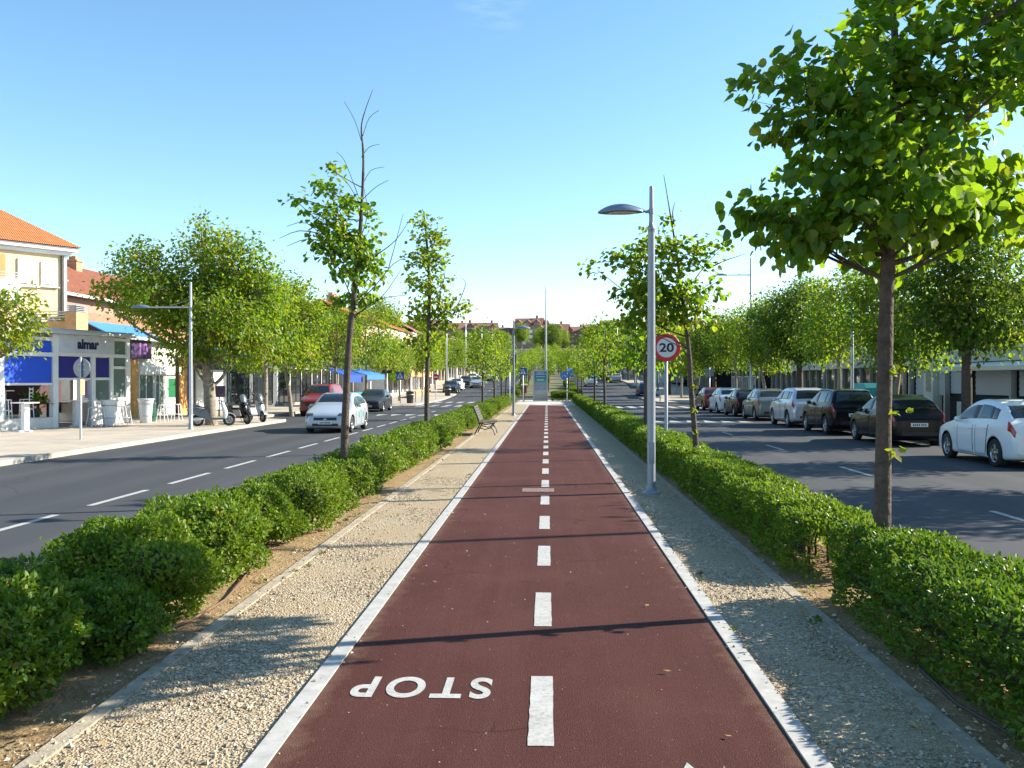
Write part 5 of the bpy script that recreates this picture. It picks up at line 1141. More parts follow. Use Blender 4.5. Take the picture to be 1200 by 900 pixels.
# ------------------------------------------------------------------ scooters
def scooter(label, loc, rz, body, seatm, screen, tailm=None):
    """front towards local +Y"""
    t = thing('motor_scooter', label, 'scooter', loc, rz, 'scooters parked on the left pavement')
    for y in (.64, -.60):
        b = MB(); b.lathe([(.15, -.05), (.22, -.055), (.25, -.03), (.25, .03), (.22, .055), (.15, .05)], (0, 0, 0), 'x', 20, 0, True, False); w = b.build('wheel', M['rubber'], t, (0, y, .25))
        b = MB(); b.lathe([(.155, -.045), (.155, .045), (.12, .03), (.12, -.03), (.155, -.045)], (0, 0, 0), 'x', 16); b.lathe([(.04, -.06), (.04, .06)], (0, 0, 0), 'x', 8)
        for k in range(3):
            a = k * 2.094; b.box((-.015, -.02, .0), (.015, .02, .13)); 
            for v in range(len(b.v) - 8, len(b.v)):
                x, yy, zz = b.v[v]; b.v[v] = (x, yy * math.cos(a) - zz * math.sin(a), yy * math.sin(a) + zz * math.cos(a))
        b.build('rim', M['chrome'], w)
    b = MB()   # front shield and mudguard
    vs = []; prof = [(.36, .70, .30, .10), (.40, .62, .42, .17), (.42, .56, .60, .21), (.44, .50, .80, .20), (.43, .44, .96, .13)]
    for yb, yf, z, hw in [(.40, .55, .30, .10), (.42, .60, .45, .17), (.40, .58, .62, .22), (.34, .52, .80, .20), (.28, .44, .97, .13)]:
        vs += [(-hw, yb, z), (-hw * .7, (yb + yf) / 2 + .05, z), (0, yf, z), (hw * .7, (yb + yf) / 2 + .05, z), (hw, yb, z), (0, yb - .02, z)]
    b.add(vs, [(i * 6 + j, i * 6 + (j + 1) % 6, (i + 1) * 6 + (j + 1) % 6, (i + 1) * 6 + j) for i in range(4) for j in range(6)], 0, True)
    b.add(vs[-6:], [(0, 1, 2, 3, 4, 5)]); b.add(vs[:6], [(0, 1, 2, 3, 4, 5)])
    q = [(.64 + .29 * math.cos(a), .25 + .29 * math.sin(a)) for a in np.linspace(.35, 2.5, 9)]; q2 = [(.64 + .27 * math.cos(a), .25 + .27 * math.sin(a)) for a in np.linspace(2.5, .35, 9)]
    b.prism(q + q2, 'x', -.075, .075); b.build('front_shield', body, t)
    b = MB(); b.prism([(.40, .26), (.40, .34), (-.10, .34), (-.22, .60), (-.30, .72), (-.92, .80), (-.98, .72), (-.80, .50), (-.62, .44), (-.25, .26)], 'x', -.17, .17); b.build('body_shell', tailm or body, t)
    b = MB(); b.prism([(-.20, .70), (-.24, .79), (-.50, .82), (-.62, .88), (-.95, .90), (-.98, .83), (-.30, .73)], 'x', -.16, .16); b.build('seat', seatm, t)
    b = MB(); b.tube([(-.34, .26, 1.03), (-.12, .34, 1.04), (.12, .34, 1.04), (.34, .26, 1.03)], [.022, .016, .016, .022], 8); b.tube([(0, .34, 1.03), (0, .42, .85)], .04, 8); b.build('handlebar', M['black'], t)
    for sd in (1, -1):
        b = MB(); b.tube([(sd * .26, .30, 1.04), (sd * .32, .32, 1.22)], .007, 5); b.ball((sd * .34, .32, 1.27), (.065, .018, .045), 10); b.build('mirror', M['black'], t)
        b = MB(); b.tube([(sd * .09, .64, .25), (sd * .09, .52, .52)], .02, 6); b.build('fork', M['darkmetal'], t)
    b = MB(); b.ball((0, .55, .86), (.10, .05, .075), 12); b.build('headlight', M['head'], t)
    if screen:
        b = MB(); vs = []
        for z, hw, y in ((.94, .13, .48), (1.06, .17, .44), (1.20, .15, .38), (1.28, .09, .34)):
            for k in range(5): u = -1 + k * .5; vs.append((hw * u, y - .08 * u * u, z))
        vs2 = [(x, y - .008, z) for x, y, z in vs]; fs = [(i * 5 + j, i * 5 + j + 1, (i + 1) * 5 + j + 1, (i + 1) * 5 + j) for i in range(3) for j in range(4)]
        b.add(vs, fs, 0, True); b.add(vs2, fs, 0, True); b.build('windshield', mat('tinted_screen', (.10, .115, .13), .15, 0, .5), t)
    b = MB(); b.lathe([(.05, -.95), (.065, -.9), (.065, -.5), (.03, -.4)], (.15, 0, .30), 'y', 12); b.build('exhaust', M['chrome'], t)
    b = MB(); b.tube([(-.1, -.05, .28), (-.2, .05, .0)], .014, 5); b.build('stand', M['darkmetal'], t)
    return t
scooter('white scooter with a long dark grey seat beside the broad tree trunk', (-13.75, 36.4, 0), R(-62), P_['white'], mat('slate_seat', (.035, .042, .055), .55), False, mat('slate_panel', (.055, .072, .095), .4))
scooter('black scooter with upright mirrors between two paler scooters', (-13.3, 38.2, 0), R(-128), P_['black'], M['black'], True)
scooter('silver scooter with a tall windscreen, farthest of the three', (-13.2, 40.2, 0), R(-134), P_['silver'], M['black'], True)

# ------------------------------------------------------------------ terrace furniture
def stool(label, x, y, z=0, h=.78, rz=0):
    t = thing('bar_stool', label, 'stool', (x, y, z), rz, 'white stools beside the barrel tables')
    b = MB(); b.lathe([(.0, h - .03), (.17, h - .03), (.18, h - .015), (.17, h), (0, h)], n=16); b.build('seat', M['white'], t)
    for sx in (1, -1):
        for sy in (1, -1):
            b = MB(); b.tube([(sx * .12, sy * .12, h - .03), (sx * .15, sy * .15, h * .5), (sx * .20, sy * .20, 0)], [.017, .016, .018], 6); b.build('leg', M['white'], t)
    b = MB(); q = [(.17 * math.cos(a), .17 * math.sin(a), h * .40) for a in np.linspace(0, 2 * math.pi, 17)]; b.tube(q, .012, 5, cap=False); b.build('footrest', M['white'], t)
    return t
def barrel(label, x, y, m_):
    t = thing('barrel_table', label, 'barrel table', (x, y, 0), 0, 'barrel tables outside the restaurant')
    b = MB(); b.lathe([(.22, 0), (.235, .02), (.26, .4), (.30, .8), (.335, 1.02)], n=24); b.build('barrel', m_, t)
    b = MB(); b.lathe([(.0, 1.021), (.36, 1.021), (.365, 1.03), (.365, 1.06), (.35, 1.07), (0, 1.07)], n=28); b.build('tabletop', m_, t)
    b = MB(); b.lathe([(.268, .30), (.262, .34)], n=24); b.lathe([(.318, .82), (.325, .87)], n=24); b.build('hoop', M['galv'], t)
barrel('white barrel table between two pairs of white stools', -18.15, 36.5, M['white'])
barrel('shade-toned barrel table nearer the white shop front', -17.75, 39.0, mat('pale_grey_paint', (.52, .55, .60), .5))  # white barrel greyed, the shade it stands in put into its colour
stool('white stool on the near side of the white barrel table', -18.55, 35.95); stool('white stool hard against the near side of the white barrel table', -18.2, 35.75)
stool('white stool on the far side of the white barrel table', -17.75, 37.1); stool('white stool between the two barrel tables', -18.1, 37.45)
stool('white stool beyond the shade-toned barrel table', -17.4, 39.9); stool('white stool farthest beyond the shade-toned barrel table', -17.2, 41.0)
def bar_chair(label, x, y, z, rz, m_=None):
    m_ = m_ or M['white']; t = thing('bar_chair', label, 'chair', (x, y, z), rz, 'white high chairs on the terrace')
    b = MB(); b.box((-.19, -.19, .70), (.19, .19, .735), 0, .01); b.build('seat', m_, t)
    for sx in (1, -1):
        b = MB(); b.tube([(sx * .17, .17, .70), (sx * .19, .20, 0)], .02, 6); b.build('leg', m_, t)
        b = MB(); b.tube([(sx * .17, -.18, 1.18), (sx * .175, -.17, .70), (sx * .19, -.20, 0)], .02, 6); b.build('leg', m_, t)
    b = MB()
    for z_, d in ((1.12, .07), (.97, .05), (.84, .05)): b.box((-.17, -.185, z_ - d / 2), (.17, -.165, z_ + d / 2), 0, .006)
    b.build('backrest', m_, t)
    b = MB(); b.box((-.18, .165, .25), (.18, .19, .285)); b.box((-.18, -.19, .35), (.18, -.17, .38)); b.box((-.185, -.18, .30), (-.165, .18, .33)); b.box((.165, -.18, .30), (.185, .18, .33)); b.build('stretcher', m_, t)
def high_table(label, x, y, z, top=.36, square=True):
    t = thing('high_table', label, 'table', (x, y, z), R(-17), 'white high tables on the terrace')
    b = MB(); b.box((-top, -top, 1.04), (top, top, 1.08), 0, .012); b.build('tabletop', M['white'], t)
    b = MB(); b.box((-.10, -.10, .05), (.10, .10, 1.04), 0, .01); b.build('column', M['white'], t)
    b = MB(); b.box((-.28, -.06, 0), (.28, .06, .05), 0, .015); b.box((-.06, -.28, 0), (.06, .28, .0495), 0, .015); b.build('foot', M['white'], t)
high_table('white high table before the corner of the blue blinds', -19.15, 35.75, 0)
high_table('white high table nearest the left picture edge on the pavement', -19.05, 32.0, 0, .34)
high_table('white high table up on the raised terrace among the high chairs', -20.9, 33.6, .42, .30)
bar_chair('white high chair nearest the left picture edge on the raised terrace', -20.9, 32.7, .42, R(-100)); bar_chair('white high chair on the raised terrace, second from the left', -20.55, 33.2, .42, R(-75))
bar_chair('white high chair on the raised terrace beside the potted plant', -20.3, 34.2, .42, R(100)); bar_chair('white high chair at the back of the raised terrace', -21.3, 34.0, .42, R(60))
bar_chair('green folding chair by the shade-toned barrel table', -18.3, 40.6, -.30, R(40), M['green_'])
rng = np.random.default_rng(61); t = thing('potted_plant', 'dark green potted plant on the raised terrace behind the glassless blind', 'plant', (-20.25, 34.75, .42))
b = MB(); b.lathe([(.14, 0), (.19, .32), (.2, .34), (.17, .34), (.16, .3)], n=16); b.build('pot', M['darkmetal'], t)
p_ = rng.normal(size=(140, 3)) * np.array([.18, .18, .16]) + np.array([0, 0, .62]); v, f = leaves(p_, p_ - np.array([0, 0, .35]) + rng.normal(size=(140, 3)) * .1, np.array([0, 0, 1.]) + rng.normal(size=(140, 3)) * .4, np.full(140, .22), 'oval'); link('foliage', leaf_mesh('foliage', [(v, f, 0)], [M['hedge']]), t)

# ------------------------------------------------------------------ buildings
def win(parent, x, z, w, h, y=0.0, frame=None, pane=None, shut=0.0, depth=.08, sill=True):
    """a window on the local front plane y: frame proud of the wall, pane set back inside it, optional roller shutter part-way down"""
    frame = frame or M['white']; b = MB(); t_ = .06; f = -depth
    b.box((x - w / 2, y + f, z - h / 2), (x - w / 2 + t_, y, z + h / 2)); b.box((x + w / 2 - t_, y + f, z - h / 2), (x + w / 2, y, z + h / 2))
    b.box((x - w / 2 + t_, y + f, z + h / 2 - t_), (x + w / 2 - t_, y, z + h / 2)); b.box((x - w / 2 + t_, y + f, z - h / 2), (x + w / 2 - t_, y, z - h / 2 + t_)); b.box((x - .025, y + f * .8, z - h / 2 + t_), (x + .025, y, z + h / 2 - t_))
    if sill: b.box((x - w / 2 - .08, y + f - .07, z - h / 2 - .06), (x + w / 2 + .08, y, z - h / 2 - .003))
    o = b.build('window', frame, parent)
    b = MB(); b.box((x - w / 2 + t_, y + f * .35, z - h / 2 + t_), (x + w / 2 - t_, y + f * .1, z + h / 2 - t_)); b.build('pane', pane or M['pane'], o)
    if shut > 0:
        b = MB(); zt_ = z + h / 2 - t_; k = max(3, int(shut * h / .12))
        for i in range(k):
            zz = zt_ - shut * (h - 2 * t_) * i / k; b.box((x - w / 2 + t_ + .004, y + f * .62 - (.008 if i % 2 else 0), zz - shut * (h - 2 * t_) / k), (x + w / 2 - t_ - .004, y + f * .42, zz))
        b.build('shutter', M['shutter'], o)
    return o
def hip_roof(w, d, z, rise, over=.45, ridge=.5, thick=.18):
    """hipped roof over x 0..w, y 0..d (front at y = 0)"""
    b = MB(); x0, x1, y0, y1 = -over, w + over, -over, d + over; ins = min((y1 - y0) * .5, (x1 - x0) * .5) * ridge * 2
    ins = min(ins, (x1 - x0) / 2); ym = (y0 + y1) / 2
    vs = [(x0, y0, z), (x1, y0, z), (x1, y1, z), (x0, y1, z), (x0 + ins, ym, z + rise), (x1 - ins, ym, z + rise)]
    b.add(vs, [(0, 1, 5, 4), (1, 2, 5), (2, 3, 4, 5), (3, 0, 4)]); b.add([(x, y, z - .002) for x, y, z in vs[:4]], [(3, 2, 1, 0)]); return b
def gable_roof(w, d, z, rise, over=.4):
    b = MB(); y0, y1 = -over, d + over; ym = (y0 + y1) / 2
    for (xa, xb) in ((-over, w + over),):
        th = .16
        b.prism([(y0, z - .05), (ym, z + rise), (y1, z - .05), (y1, z - .05 + th), (ym, z + rise + th), (y0, z - .05 + th)], 'x', xa, xb)
    return b
def chimney(parent, x, y, z, h=1.2, w=.7, m_=None):
    b = MB(); b.box((x - w / 2, y - w / 2, z), (x + w / 2, y + w / 2, z + h)); b.box((x - w / 2 - .08, y - w / 2 - .08, z + h), (x + w / 2 + .08, y + w / 2 + .08, z + h + .12)); b.box((x - w * .3, y - w * .3, z + h + .12), (x + w * .3, y + w * .3, z + h + .4)); b.build('chimney', m_ or M['brick'], parent)

# restaurant pavilion: local x runs along the front, -y faces the street
AE = math.atan2(.9553, .2957)
t = thing('restaurant_pavilion', 'white framed restaurant pavilion with blue blinds and a navy word sign', 'restaurant', (-22, 27.4, 0), AE)
b = MB()
for u, w, h in ((-2.0, .2, 3.45), (1.6, .2, 3.45), (5.35, .22, 3.45), (7.82, .25, 3.72), (9.78, .22, 3.0), (10.82, .18, 3.0), (11.76, .20, 3.74)): b.box((u, -.11, .0), (u + w, .11, h))
b.box((-2, -.10, 2.82), (7.82, .10, 2.98)); b.box((8.07, -.10, 2.86), (11.76, .10, 3.0)); b.box((-2, -.10, 3.45), (7.82, .10, 3.58)); b.box((11.0, -.095, 3.58), (11.76, .1, 3.7)); b.box((11.0, -.09, 2.38), (11.76, .09, 2.48)); b.box((11.0, -.09, 1.0), (11.76, .09, 1.14)); b.box((10.0, -.09, .92), (10.82, .09, 1.02)); b.box((10.0, -.085, 1.9), (10.82, .085, 1.97)); b.box((11.78, .11, 0), (11.94, 6.0, .9)); b.box((11.78, .11, 2.9), (11.94, 6, 3.72)); b.box((11.78, 2.9, .9), (11.94, 3.1, 2.9)); b.box((11.78, 5.8, .9), (11.94, 6, 2.9))
b.build('frame', M['white'], t)
b = MB(); b.box((-2.3, -.35, 3.74), (12.15, 6.2, 3.88)); b.box((7.6, -.30, 3.885), (12.0, 6.0, 3.95)); b.build('roof', M['greywall'], t)
b = MB(); b.box((8.07, -.16, 3.0), (11.0, -.02, 3.73)); s_ = b.build('sign_board', mat('sign_board_grey', (.60, .62, .66), .6, noise=(3, .12)), t)
o = lettering('lettering', 'almar', 1.15, .42, M['navyletter'], s_, .055); o.location = (9.55, -.166, 3.37); o.rotation_euler = (R(90), 0, 0)
b = MB(); 
for k in range(5): b.box((9.42 + .07 * k, -.166, 3.085), (9.47 + .07 * k, -.161, 3.115))
b.build('small_lettering', M['canvaswhite'], s_)
for (u0, u1, z0, z1, m_) in ((-1.8, 1.6, 1.78, 2.80, 'blue'), (1.8, 5.35, 1.78, 2.80, 'blue'), (5.57, 7.82, 1.78, 2.80, 'blue'), (8.09, 9.78, 1.98, 2.84, 'navy'), (10.02, 10.82, 2.0, 2.84, 'navy')):
    b = MB(); b.box((u0 + .03, -.05, z0), (u1 - .03, -.035, z1)); f = b.build('blind', M[m_], t)
    b = MB(); b.box((u0 + .02, -.075, z0 - .09), (u1 - .02, -.02, z0 - .002)); b.build('bottom_rail', M['white'], f)
for (u0, u1) in ((-1.8, 1.6), (1.8, 5.35), (5.57, 7.82)):
    b = MB(); b.box((u0 + .03, -.05, 2.99), (u1 - .03, -.035, 3.44)); b.build('upper_blind', M['blue'], t)
b = MB(); b.box((11.02, -.02, 2.49), (11.75, .0, 3.57)); b.box((11.02, -.02, 1.15), (11.75, .0, 2.37)); b.box((10.02, -.02, 1.03), (10.81, .0, 1.89)); b.build('glass_panel', M['greenpane'], t)
b = MB(); b.box((11.02, -.03, .02), (11.75, .03, .99)); b.box((10.02, -.03, .02), (10.81, .03, .91)); b.build('lower_panel', M['greywall'], t)
b = MB(); b.box((-2.0, -.13, 0), (7.80, 5.8, .42)); b.build('terrace_floor', M['offwhite'], t)
b = MB(); b.box((-2, 3.6, .42), (11.78, 3.7, 3.74)); b.build('back_wall', mat('maroon_wall', (.07, .03, .03), .7), t)
b = MB(); b.box((8.07, .5, .0), (11.7, 3.6, .05)); b.build('inner_floor', M['conc'], t)
b = MB(); b.box((9.5, -.045, 1.15), (9.62, -.03, 1.85)); b.build('poster', M['lilac'], t)
tb = MB()
for k in range(3): tb.box((8.4 + .5 * k, 1.2, .9), (8.8 + .5 * k, 1.9, .95)); tb.box((8.56 + .5 * k, 1.5, .05), (8.64 + .5 * k, 1.58, .9))
tb.build('inner_counter', M['wood'], t)

# shop "10"
AS = math.atan2(10, .7)
t = thing('corner_shop', 'low white fronted shop with a dark purple 10 sign and orange brick piers', 'shop', (-21, 42, 0), AS)
b = MB(); b.box((1.5, .02, 0), (9.0, 6, 3.9)); b.build('wall', M['offwhite'], t); b = MB(); b.box((9.003, .02, 0), (22.0, 6, 3.6)); b.build('side_wall', mat('shade_dark_render', (.10, .105, .12), .8, noise=(2, .2)), t)  # side wall coloured dark to carry the tree shade over these fronts
mp_ = mat('orange_pier', (.62, .33, .11), .85, noise=(4, .3))
for q_ in (((2.2, -.12, 0), (2.62, .018, 2.95)), ((7.2, -.12, 0), (8.6, .018, 3.1))): b = MB(); b.box(*q_); b.build('brick_pier', mp_, t)
b = MB(); b.box((1.75, -.24, 2.98), (3.75, -.02, 3.98)); s_ = b.build('sign_box', M['purple'], t)
o = lettering('numerals', '10', .78, .62, M['lilac'], s_, .02); o.location = (2.95, -.246, 3.5); o.rotation_euler = (R(90), 0, 0)
b = MB(); b.box((2.75, -.2, 2.2), (7.1, .015, 2.62)); b.build('fascia', M['white'], t)
win(t, 3.6, 1.25, 1.5, 1.9, .018, pane=M['greenpane'], sill=False); win(t, 4.95, 1.25, .95, 1.9, .018, pane=M['greenpane'], sill=False)
b = MB(); b.box((5.6, -.06, .05), (7.0, .015, 2.15)); d = b.build('door', M['white'], t); b = MB(); b.box((5.85, -.068, .95), (6.75, -.0605, 2.0)); b.build('pane', mat('green_glass', (.03, .17, .07), .1, 0, .6), d); b = MB(); b.tube([(6.85, -.08, .9), (6.85, -.10, 1.05), (6.85, -.08, 1.2)], .015, 6); b.build('handle', M['chrome'], d)
b = MB(); b.box((8.05, -.135, 1.5), (8.35, -.122, 1.95)); b.build('notice', M['green_'], t)
for u in (13.4, 17.6): win(t, u + 1.8, 1.5, 3.4, 2.6, .018, frame=M['darkmetal'], pane=M['glass'], sill=False)
for u in (9.2,):
    b = MB()
    for k in range(22): b.box((u, -.05 - (.012 if k % 2 else 0), .1 + k * .11), (u + 3.6, .016, .1 + (k + 1) * .11))
    b.build('roller_shutter', M['shutter'], t)
b = MB(); b.box((1.3, -.5, 3.905), (9.1, 6.2, 4.05)); b.box((9.1, -.4, 3.605), (22.2, 6.2, 3.72)); b.build('roof', M['greywall'], t)
b = MB(); b.prism([(-.02, 3.85), (-1.5, 3.42), (-1.5, 3.38), (-.02, 3.81)], 'x', 9.3, 16.0); b.prism([(-1.5, 3.42), (-1.5, 3.20), (-1.485, 3.20), (-1.485, 3.42)], 'x', 9.3, 16.0); b.build('awning', M['bluelight'], t)
b = MB(); b.box((1.6, 2.55, 3.9), (2.6, 3.15, 5.3)); b.box((1.9, 3.152, 3.9), (2.3, 4.9, 4.85)); b.build('parapet', mat('orange_brick', (.60, .33, .15), .85, noise=(5, .2)), t)
b = MB()
for k in range(4): b.box((1.95, 3.2, 4.92 + .13 * k), (2.0, 4.9, 4.98 + .13 * k)); b.box((1.6, 2.55, 5.33 + .09 * k), (2.6, 3.15, 5.37 + .09 * k))
b.box((1.7, 2.7, 5.3), (2.5, 3.0, 5.6))
b.build('railing', M['galv'], t)
b = MB(); b.prism([(2.9, 4.95), (1.5, 4.3), (1.5, 4.24), (2.9, 4.90)], 'x', 2.7, 7.8); b.build('upper_awning', M['bluelight'], t)
b = MB(); b.box((2.65, 2.95, 4.0), (14, 4, 5.4)); b.build('upper_wall', mat('brown_brick', (.36, .18, .10), .9, noise=(3, .2)), t)

# apartment block with the orange roof
AA = math.atan2(.8, .6)
t = thing('apartment_block', 'cream apartment block with a bright orange hipped roof at the left edge', 'building', (-32, 36, 0), AA)
u1 = 11.85
b = MB(); b.box((-6, .0, 0), (u1, 11, 8.35)); b.build('wall', M['cream'], t)
b = MB(); b.box((-6.3, -.18, 8.32), (u1 + .2, 11.2, 8.52)); b.box((-6.5, -.42, 8.525), (u1 + .42, 11.4, 8.72)); b.build('cornice', M['white'], t)
hip_roof(u1 + 6, 11, 8.75, 4.1, .55).build('roof', M['roofo'], t).location = (-6, 0, 0)
for x, z in ((10.08, 7.35), (10.98, 7.32)): pass
win(t, 9.95, 7.3, .95, 1.35, -.002, shut=.95); win(t, 11.0, 7.3, .80, 1.25, -.002, shut=.95); win(t, 9.95, 4.5, .95, 1.35, -.002, shut=.5); win(t, 11.0, 4.5, .8, 1.25, -.002, shut=.95)
b = MB(); b.box((4.0, -1.3, 5.75), (9.1, -.004, 5.95)); b.box((4.0, -1.3, 5.95), (9.1, -1.2, 6.75)); b.box((9.0, -1.2, 5.95), (9.1, -.004, 6.75)); bal = b.build('balcony', M['white'], t)
b = MB()
for k in range(3): b.box((4.0, -1.28, 6.8 + k * .13), (9.1, -1.24, 6.84 + k * .13))
for k in range(6): b.box((4.05 + k, -1.27, 6.75), (4.09 + k, -1.245, 7.15))
b.build('railing', M['galv'], bal)
b = MB(); b.box((4.5, -.06, 6.0), (8.9, -.003, 8.1)); b.build('balcony_door', mat('warm_recess', (.48, .26, .10), .8), t)
b = MB(); b.lathe([(.05, 4), (.05, 8.3)], (u1 - .25, -.07, 0), 'z', 8); b.build('downpipe', M['darkmetal'], t)
b = MB(); b.box((u1 - .12, -.05, 3.5), (u1 + .02, -.002, 8.3)); b.build('corner_trim', M['white'], t)
for x, z in ((6.0, 3.9), (3.0, 3.9), (1.0, 7.2), (1.0, 4.4)): win(t, x, z, 1.1, 1.3, -.002, shut=.4)

b = MB(); b.tube([(3.0, 5.0, 11.5), (3.0, 5.0, 14.6)], .02, 5)
for k in range(4): b.tube([(2.6 + .05 * k, 5.0, 13.5 + .25 * k), (3.4 - .05 * k, 5.0, 13.5 + .25 * k)], .010, 4)
b.build('antenna', M['galv'], t)
# row house with red tiles behind it
t = thing('row_house', 'row house with weathered red tile roof and roof window behind the cream block', 'house', (-30, 47, 0), R(90))
b = MB(); b.box((0, 0, 0), (26, 9, 7.3)); b.build('wall', M['pinkish'], t)
gable_roof(26, 9, 7.35, 2.7, .5).build('roof', M['roofr'], t)
b = MB(); b.box((-.5, -.62, 7.15), (26.5, -.50, 7.33)); b.build('gutter', M['greywall'], t)
b = MB(); b.prism([(.8, 8.27), (2.2, 9.02), (2.2, 9.08), (.8, 8.33)], 'x', 6.6, 9.6); b.build('roof_window', mat('skylight_glass', (.42, .46, .52), .2), t)
for x in (3, 8, 13, 18, 23): win(t, x, 5.6, 1.5, 1.3, -.002, shut=.6)
for x in (7.0, 16.2): chimney(t, x, 4.0, 9.4, 1.0, .8)

def row_house(label, x0, y0, L_, d, h, rise, wm, rm, group, winpos, zbase, chims=(), rz=90, balc=()):
    t = thing('row_house', label, 'house', (x0, y0, zbase), R(rz), group)
    b = MB(); b.box((0, 0, -1), (L_, d, h)); b.build('wall', wm, t); gable_roof(L_, d, h + .05, rise).build('roof', rm, t)
    b = MB(); b.box((-.1, -.12, h - .35), (L_ + .1, -.003, h - .12)); b.build('cornice', M['white'], t)
    for x, z, w, hh, s_ in winpos: win(t, x, z, w, hh, -.002, shut=s_)
    for c in chims: chimney(t, c, d * .45, h + rise * .6, 1.7, .8)
    for x, z, w in balc:
        b = MB(); b.box((x - w / 2, -1.1, z), (x + w / 2, -.004, z + .15)); b.box((x - w / 2, -1.1, z + .15), (x + w / 2, -1.03, z + .95)); b.build('balcony', M['white'], t)
    return t
G_H = 'row houses behind the left shops'
W_ = [(x, z, 1.1, 1.35, .6) for x in (2, 4.5, 8.5, 11) for z in (2.2, 5.0, 7.4)]
row_house('pink rendered house whose roof shows over the left trees', -25, 82, 13, 9, 8.2, 2.6, M['pinkish'], M['roofo'], G_H, W_, 0, (4,), balc=((6.5, 5.5, 3),))
row_house('orange ochre house with two brick chimneys among the left trees', -20.5, 98, 13, 9, 8.2, 2.3, M['ochre'], M['roofo'], G_H, W_, zt(98), (3, 5), balc=((6.5, 4.0, 3), (6.5, 6.4, 3)))
row_house('cream house next beyond the orange ochre house', -20.2, 111.2, 12, 9, 8.0, 2.1, M['cream'], M['roofo'], G_H, W_, zt(111), (), balc=((6.5, 4.0, 3), (6.5, 6.4, 3)))
row_house('cream and orange house third beyond the chimneys on the left', -20.6, 123.5, 13, 9, 7.8, 2.2, M['ochre'], M['roofr'], G_H, W_, zt(123), (8,))
for i in range(6): row_house(f'distant left row house climbing the slope, {nth(i + 1)} beyond the orange ones', -21 - i % 2, 138 + 14 * i, 13, 9, 8, 2.4, M[('pinkish', 'cream', 'ochre')[i % 3]], M[('roofp', 'roofr')[i % 2]], G_H, W_[:6], zt(138 + 14 * i), (4,))
G_H2 = 'row houses behind the right shops'
for i in range(9):
    y = 60 + 15 * i; t = row_house(f'row house behind the right pavement trees, {nth(i + 1)} from the camera', 27 + i % 2, y + 14, 14, 9, 6.2, 2.1, M[('pinkish', 'cream', 'ochre')[i % 3]], M[('roofr', 'roofp', 'roofo')[i % 3]], G_H2, W_[:4], zt(y), (5,), rz=-90)

# shaded shop fronts on the left behind the trees
t = thing('shop_row', 'row of dark glazed shop fronts in the tree shade behind the red van', 'shop', (-19.5, 65, 0), R(90))
b = MB(); b.box((0, .3, 0), (26, 7, 3.7)); b.build('wall', M['greywall'], t); b = MB(); b.box((-.3, -1.2, 3.705), (26.3, 7.2, 3.9)); b.build('roof', M['darkmetal'], t)
for k in range(8): win(t, 1.7 + 3.2 * k, 1.5, 2.7, 2.6, .298, frame=M['darkmetal'], pane=M['glass'], sill=False)
b = MB(); b.box((0.2, -.2, .0), (25.8, .29, .18)); b.build('step', M['conc'], t)
for k, (u, m_) in enumerate(((-.5, 'blue'), (3.4, 'bluelight'))):
    pass
t = thing('awning_kiosk', 'small terrace with deep blue canvas awnings just beyond the red van', 'kiosk', (-14.9, 65.0, 0), R(60))
b = MB()
for x in (0, 3.0):
    for y in (0, 2.6): b.box((x - .04, y - .04, 0), (x + .04, y + .04, 2.4))
b.build('frame', M['white'], t)
b = MB(); b.prism([(1.3, 2.75), (-.6, 2.25), (-.6, 1.75), (-.57, 1.75), (-.57, 2.21), (1.3, 2.70)], 'x', -.4, 1.45); b.build('awning', M['blue'], t)
b = MB(); b.prism([(1.3, 2.75), (-.9, 2.3), (-.9, 1.95), (-.87, 1.95), (-.87, 2.26), (1.3, 2.70)], 'x', 1.6, 3.6); b.build('awning', M['bluelight'], t)
b = MB(); b.box((.1, .3, 0), (2.9, .36, 1.0)); b.build('counter', M['teal'], t)
t = thing('white_shop', 'white flat roofed shop in sunlight below the orange houses', 'shop', (-16.6, 92, 0), R(90))
b = MB(); b.box((0, .0, -.2), (24, 5.5, 4.1)); b.build('wall', M['offwhite'], t); b = MB(); b.box((-.3, -.4, 4.105), (24.3, 5.6, 4.45)); b.build('roof', M['white'], t)
for k in range(7): win(t, 2 + 3.3 * k, 1.7, 2.2, 2.5, -.002, sill=False)
b = MB(); b.box((3.0, -.2, 3.1), (8, -.003, 3.6)); b.build('sign_board', M['navy'], t)
t = thing('terrace_cover', 'orange timber terrace pavilion beside the white shop', 'pavilion', (-14.6, 88, 0), R(90))
b = MB(); b.box((4, -.6, 2.3), (20, 1.6, 2.9)); b.build('canopy', M['ochre'], t)
for x in (4.2, 8.1, 12, 15.9, 19.8): b = MB(); b.box((x - .06, -.5, 0), (x + .06, -.4, 2.3)); b.build('post', M['brown'], t)
b = MB(); b.box((4, -.55, .0), (20, -.5, .9)); b.build('planter', M['brick'], t)
for k in range(7):
    y = 122 + 15 * k
    t = thing('distant_shop', f'plain pale shop front up the left side of the avenue, {nth(k + 1)} beyond the crossing', 'shop', (-16.8, y, zt(y)), R(90), 'distant shops on the left')
    b = MB(); b.box((0, 0, -1), (13.5, 5, 3.8)); b.build('wall', M[('offwhite', 'cream', 'greywall')[k % 3]], t); b = MB(); b.box((-.2, -.8, 3.805), (13.7, 5.2, 4.0)); b.build('roof', M['white'], t)
    for q_ in range(3): win(t, 2.4 + 4.3 * q_, 1.6, 3, 2.4, -.002, frame=M['darkmetal'], sill=False)

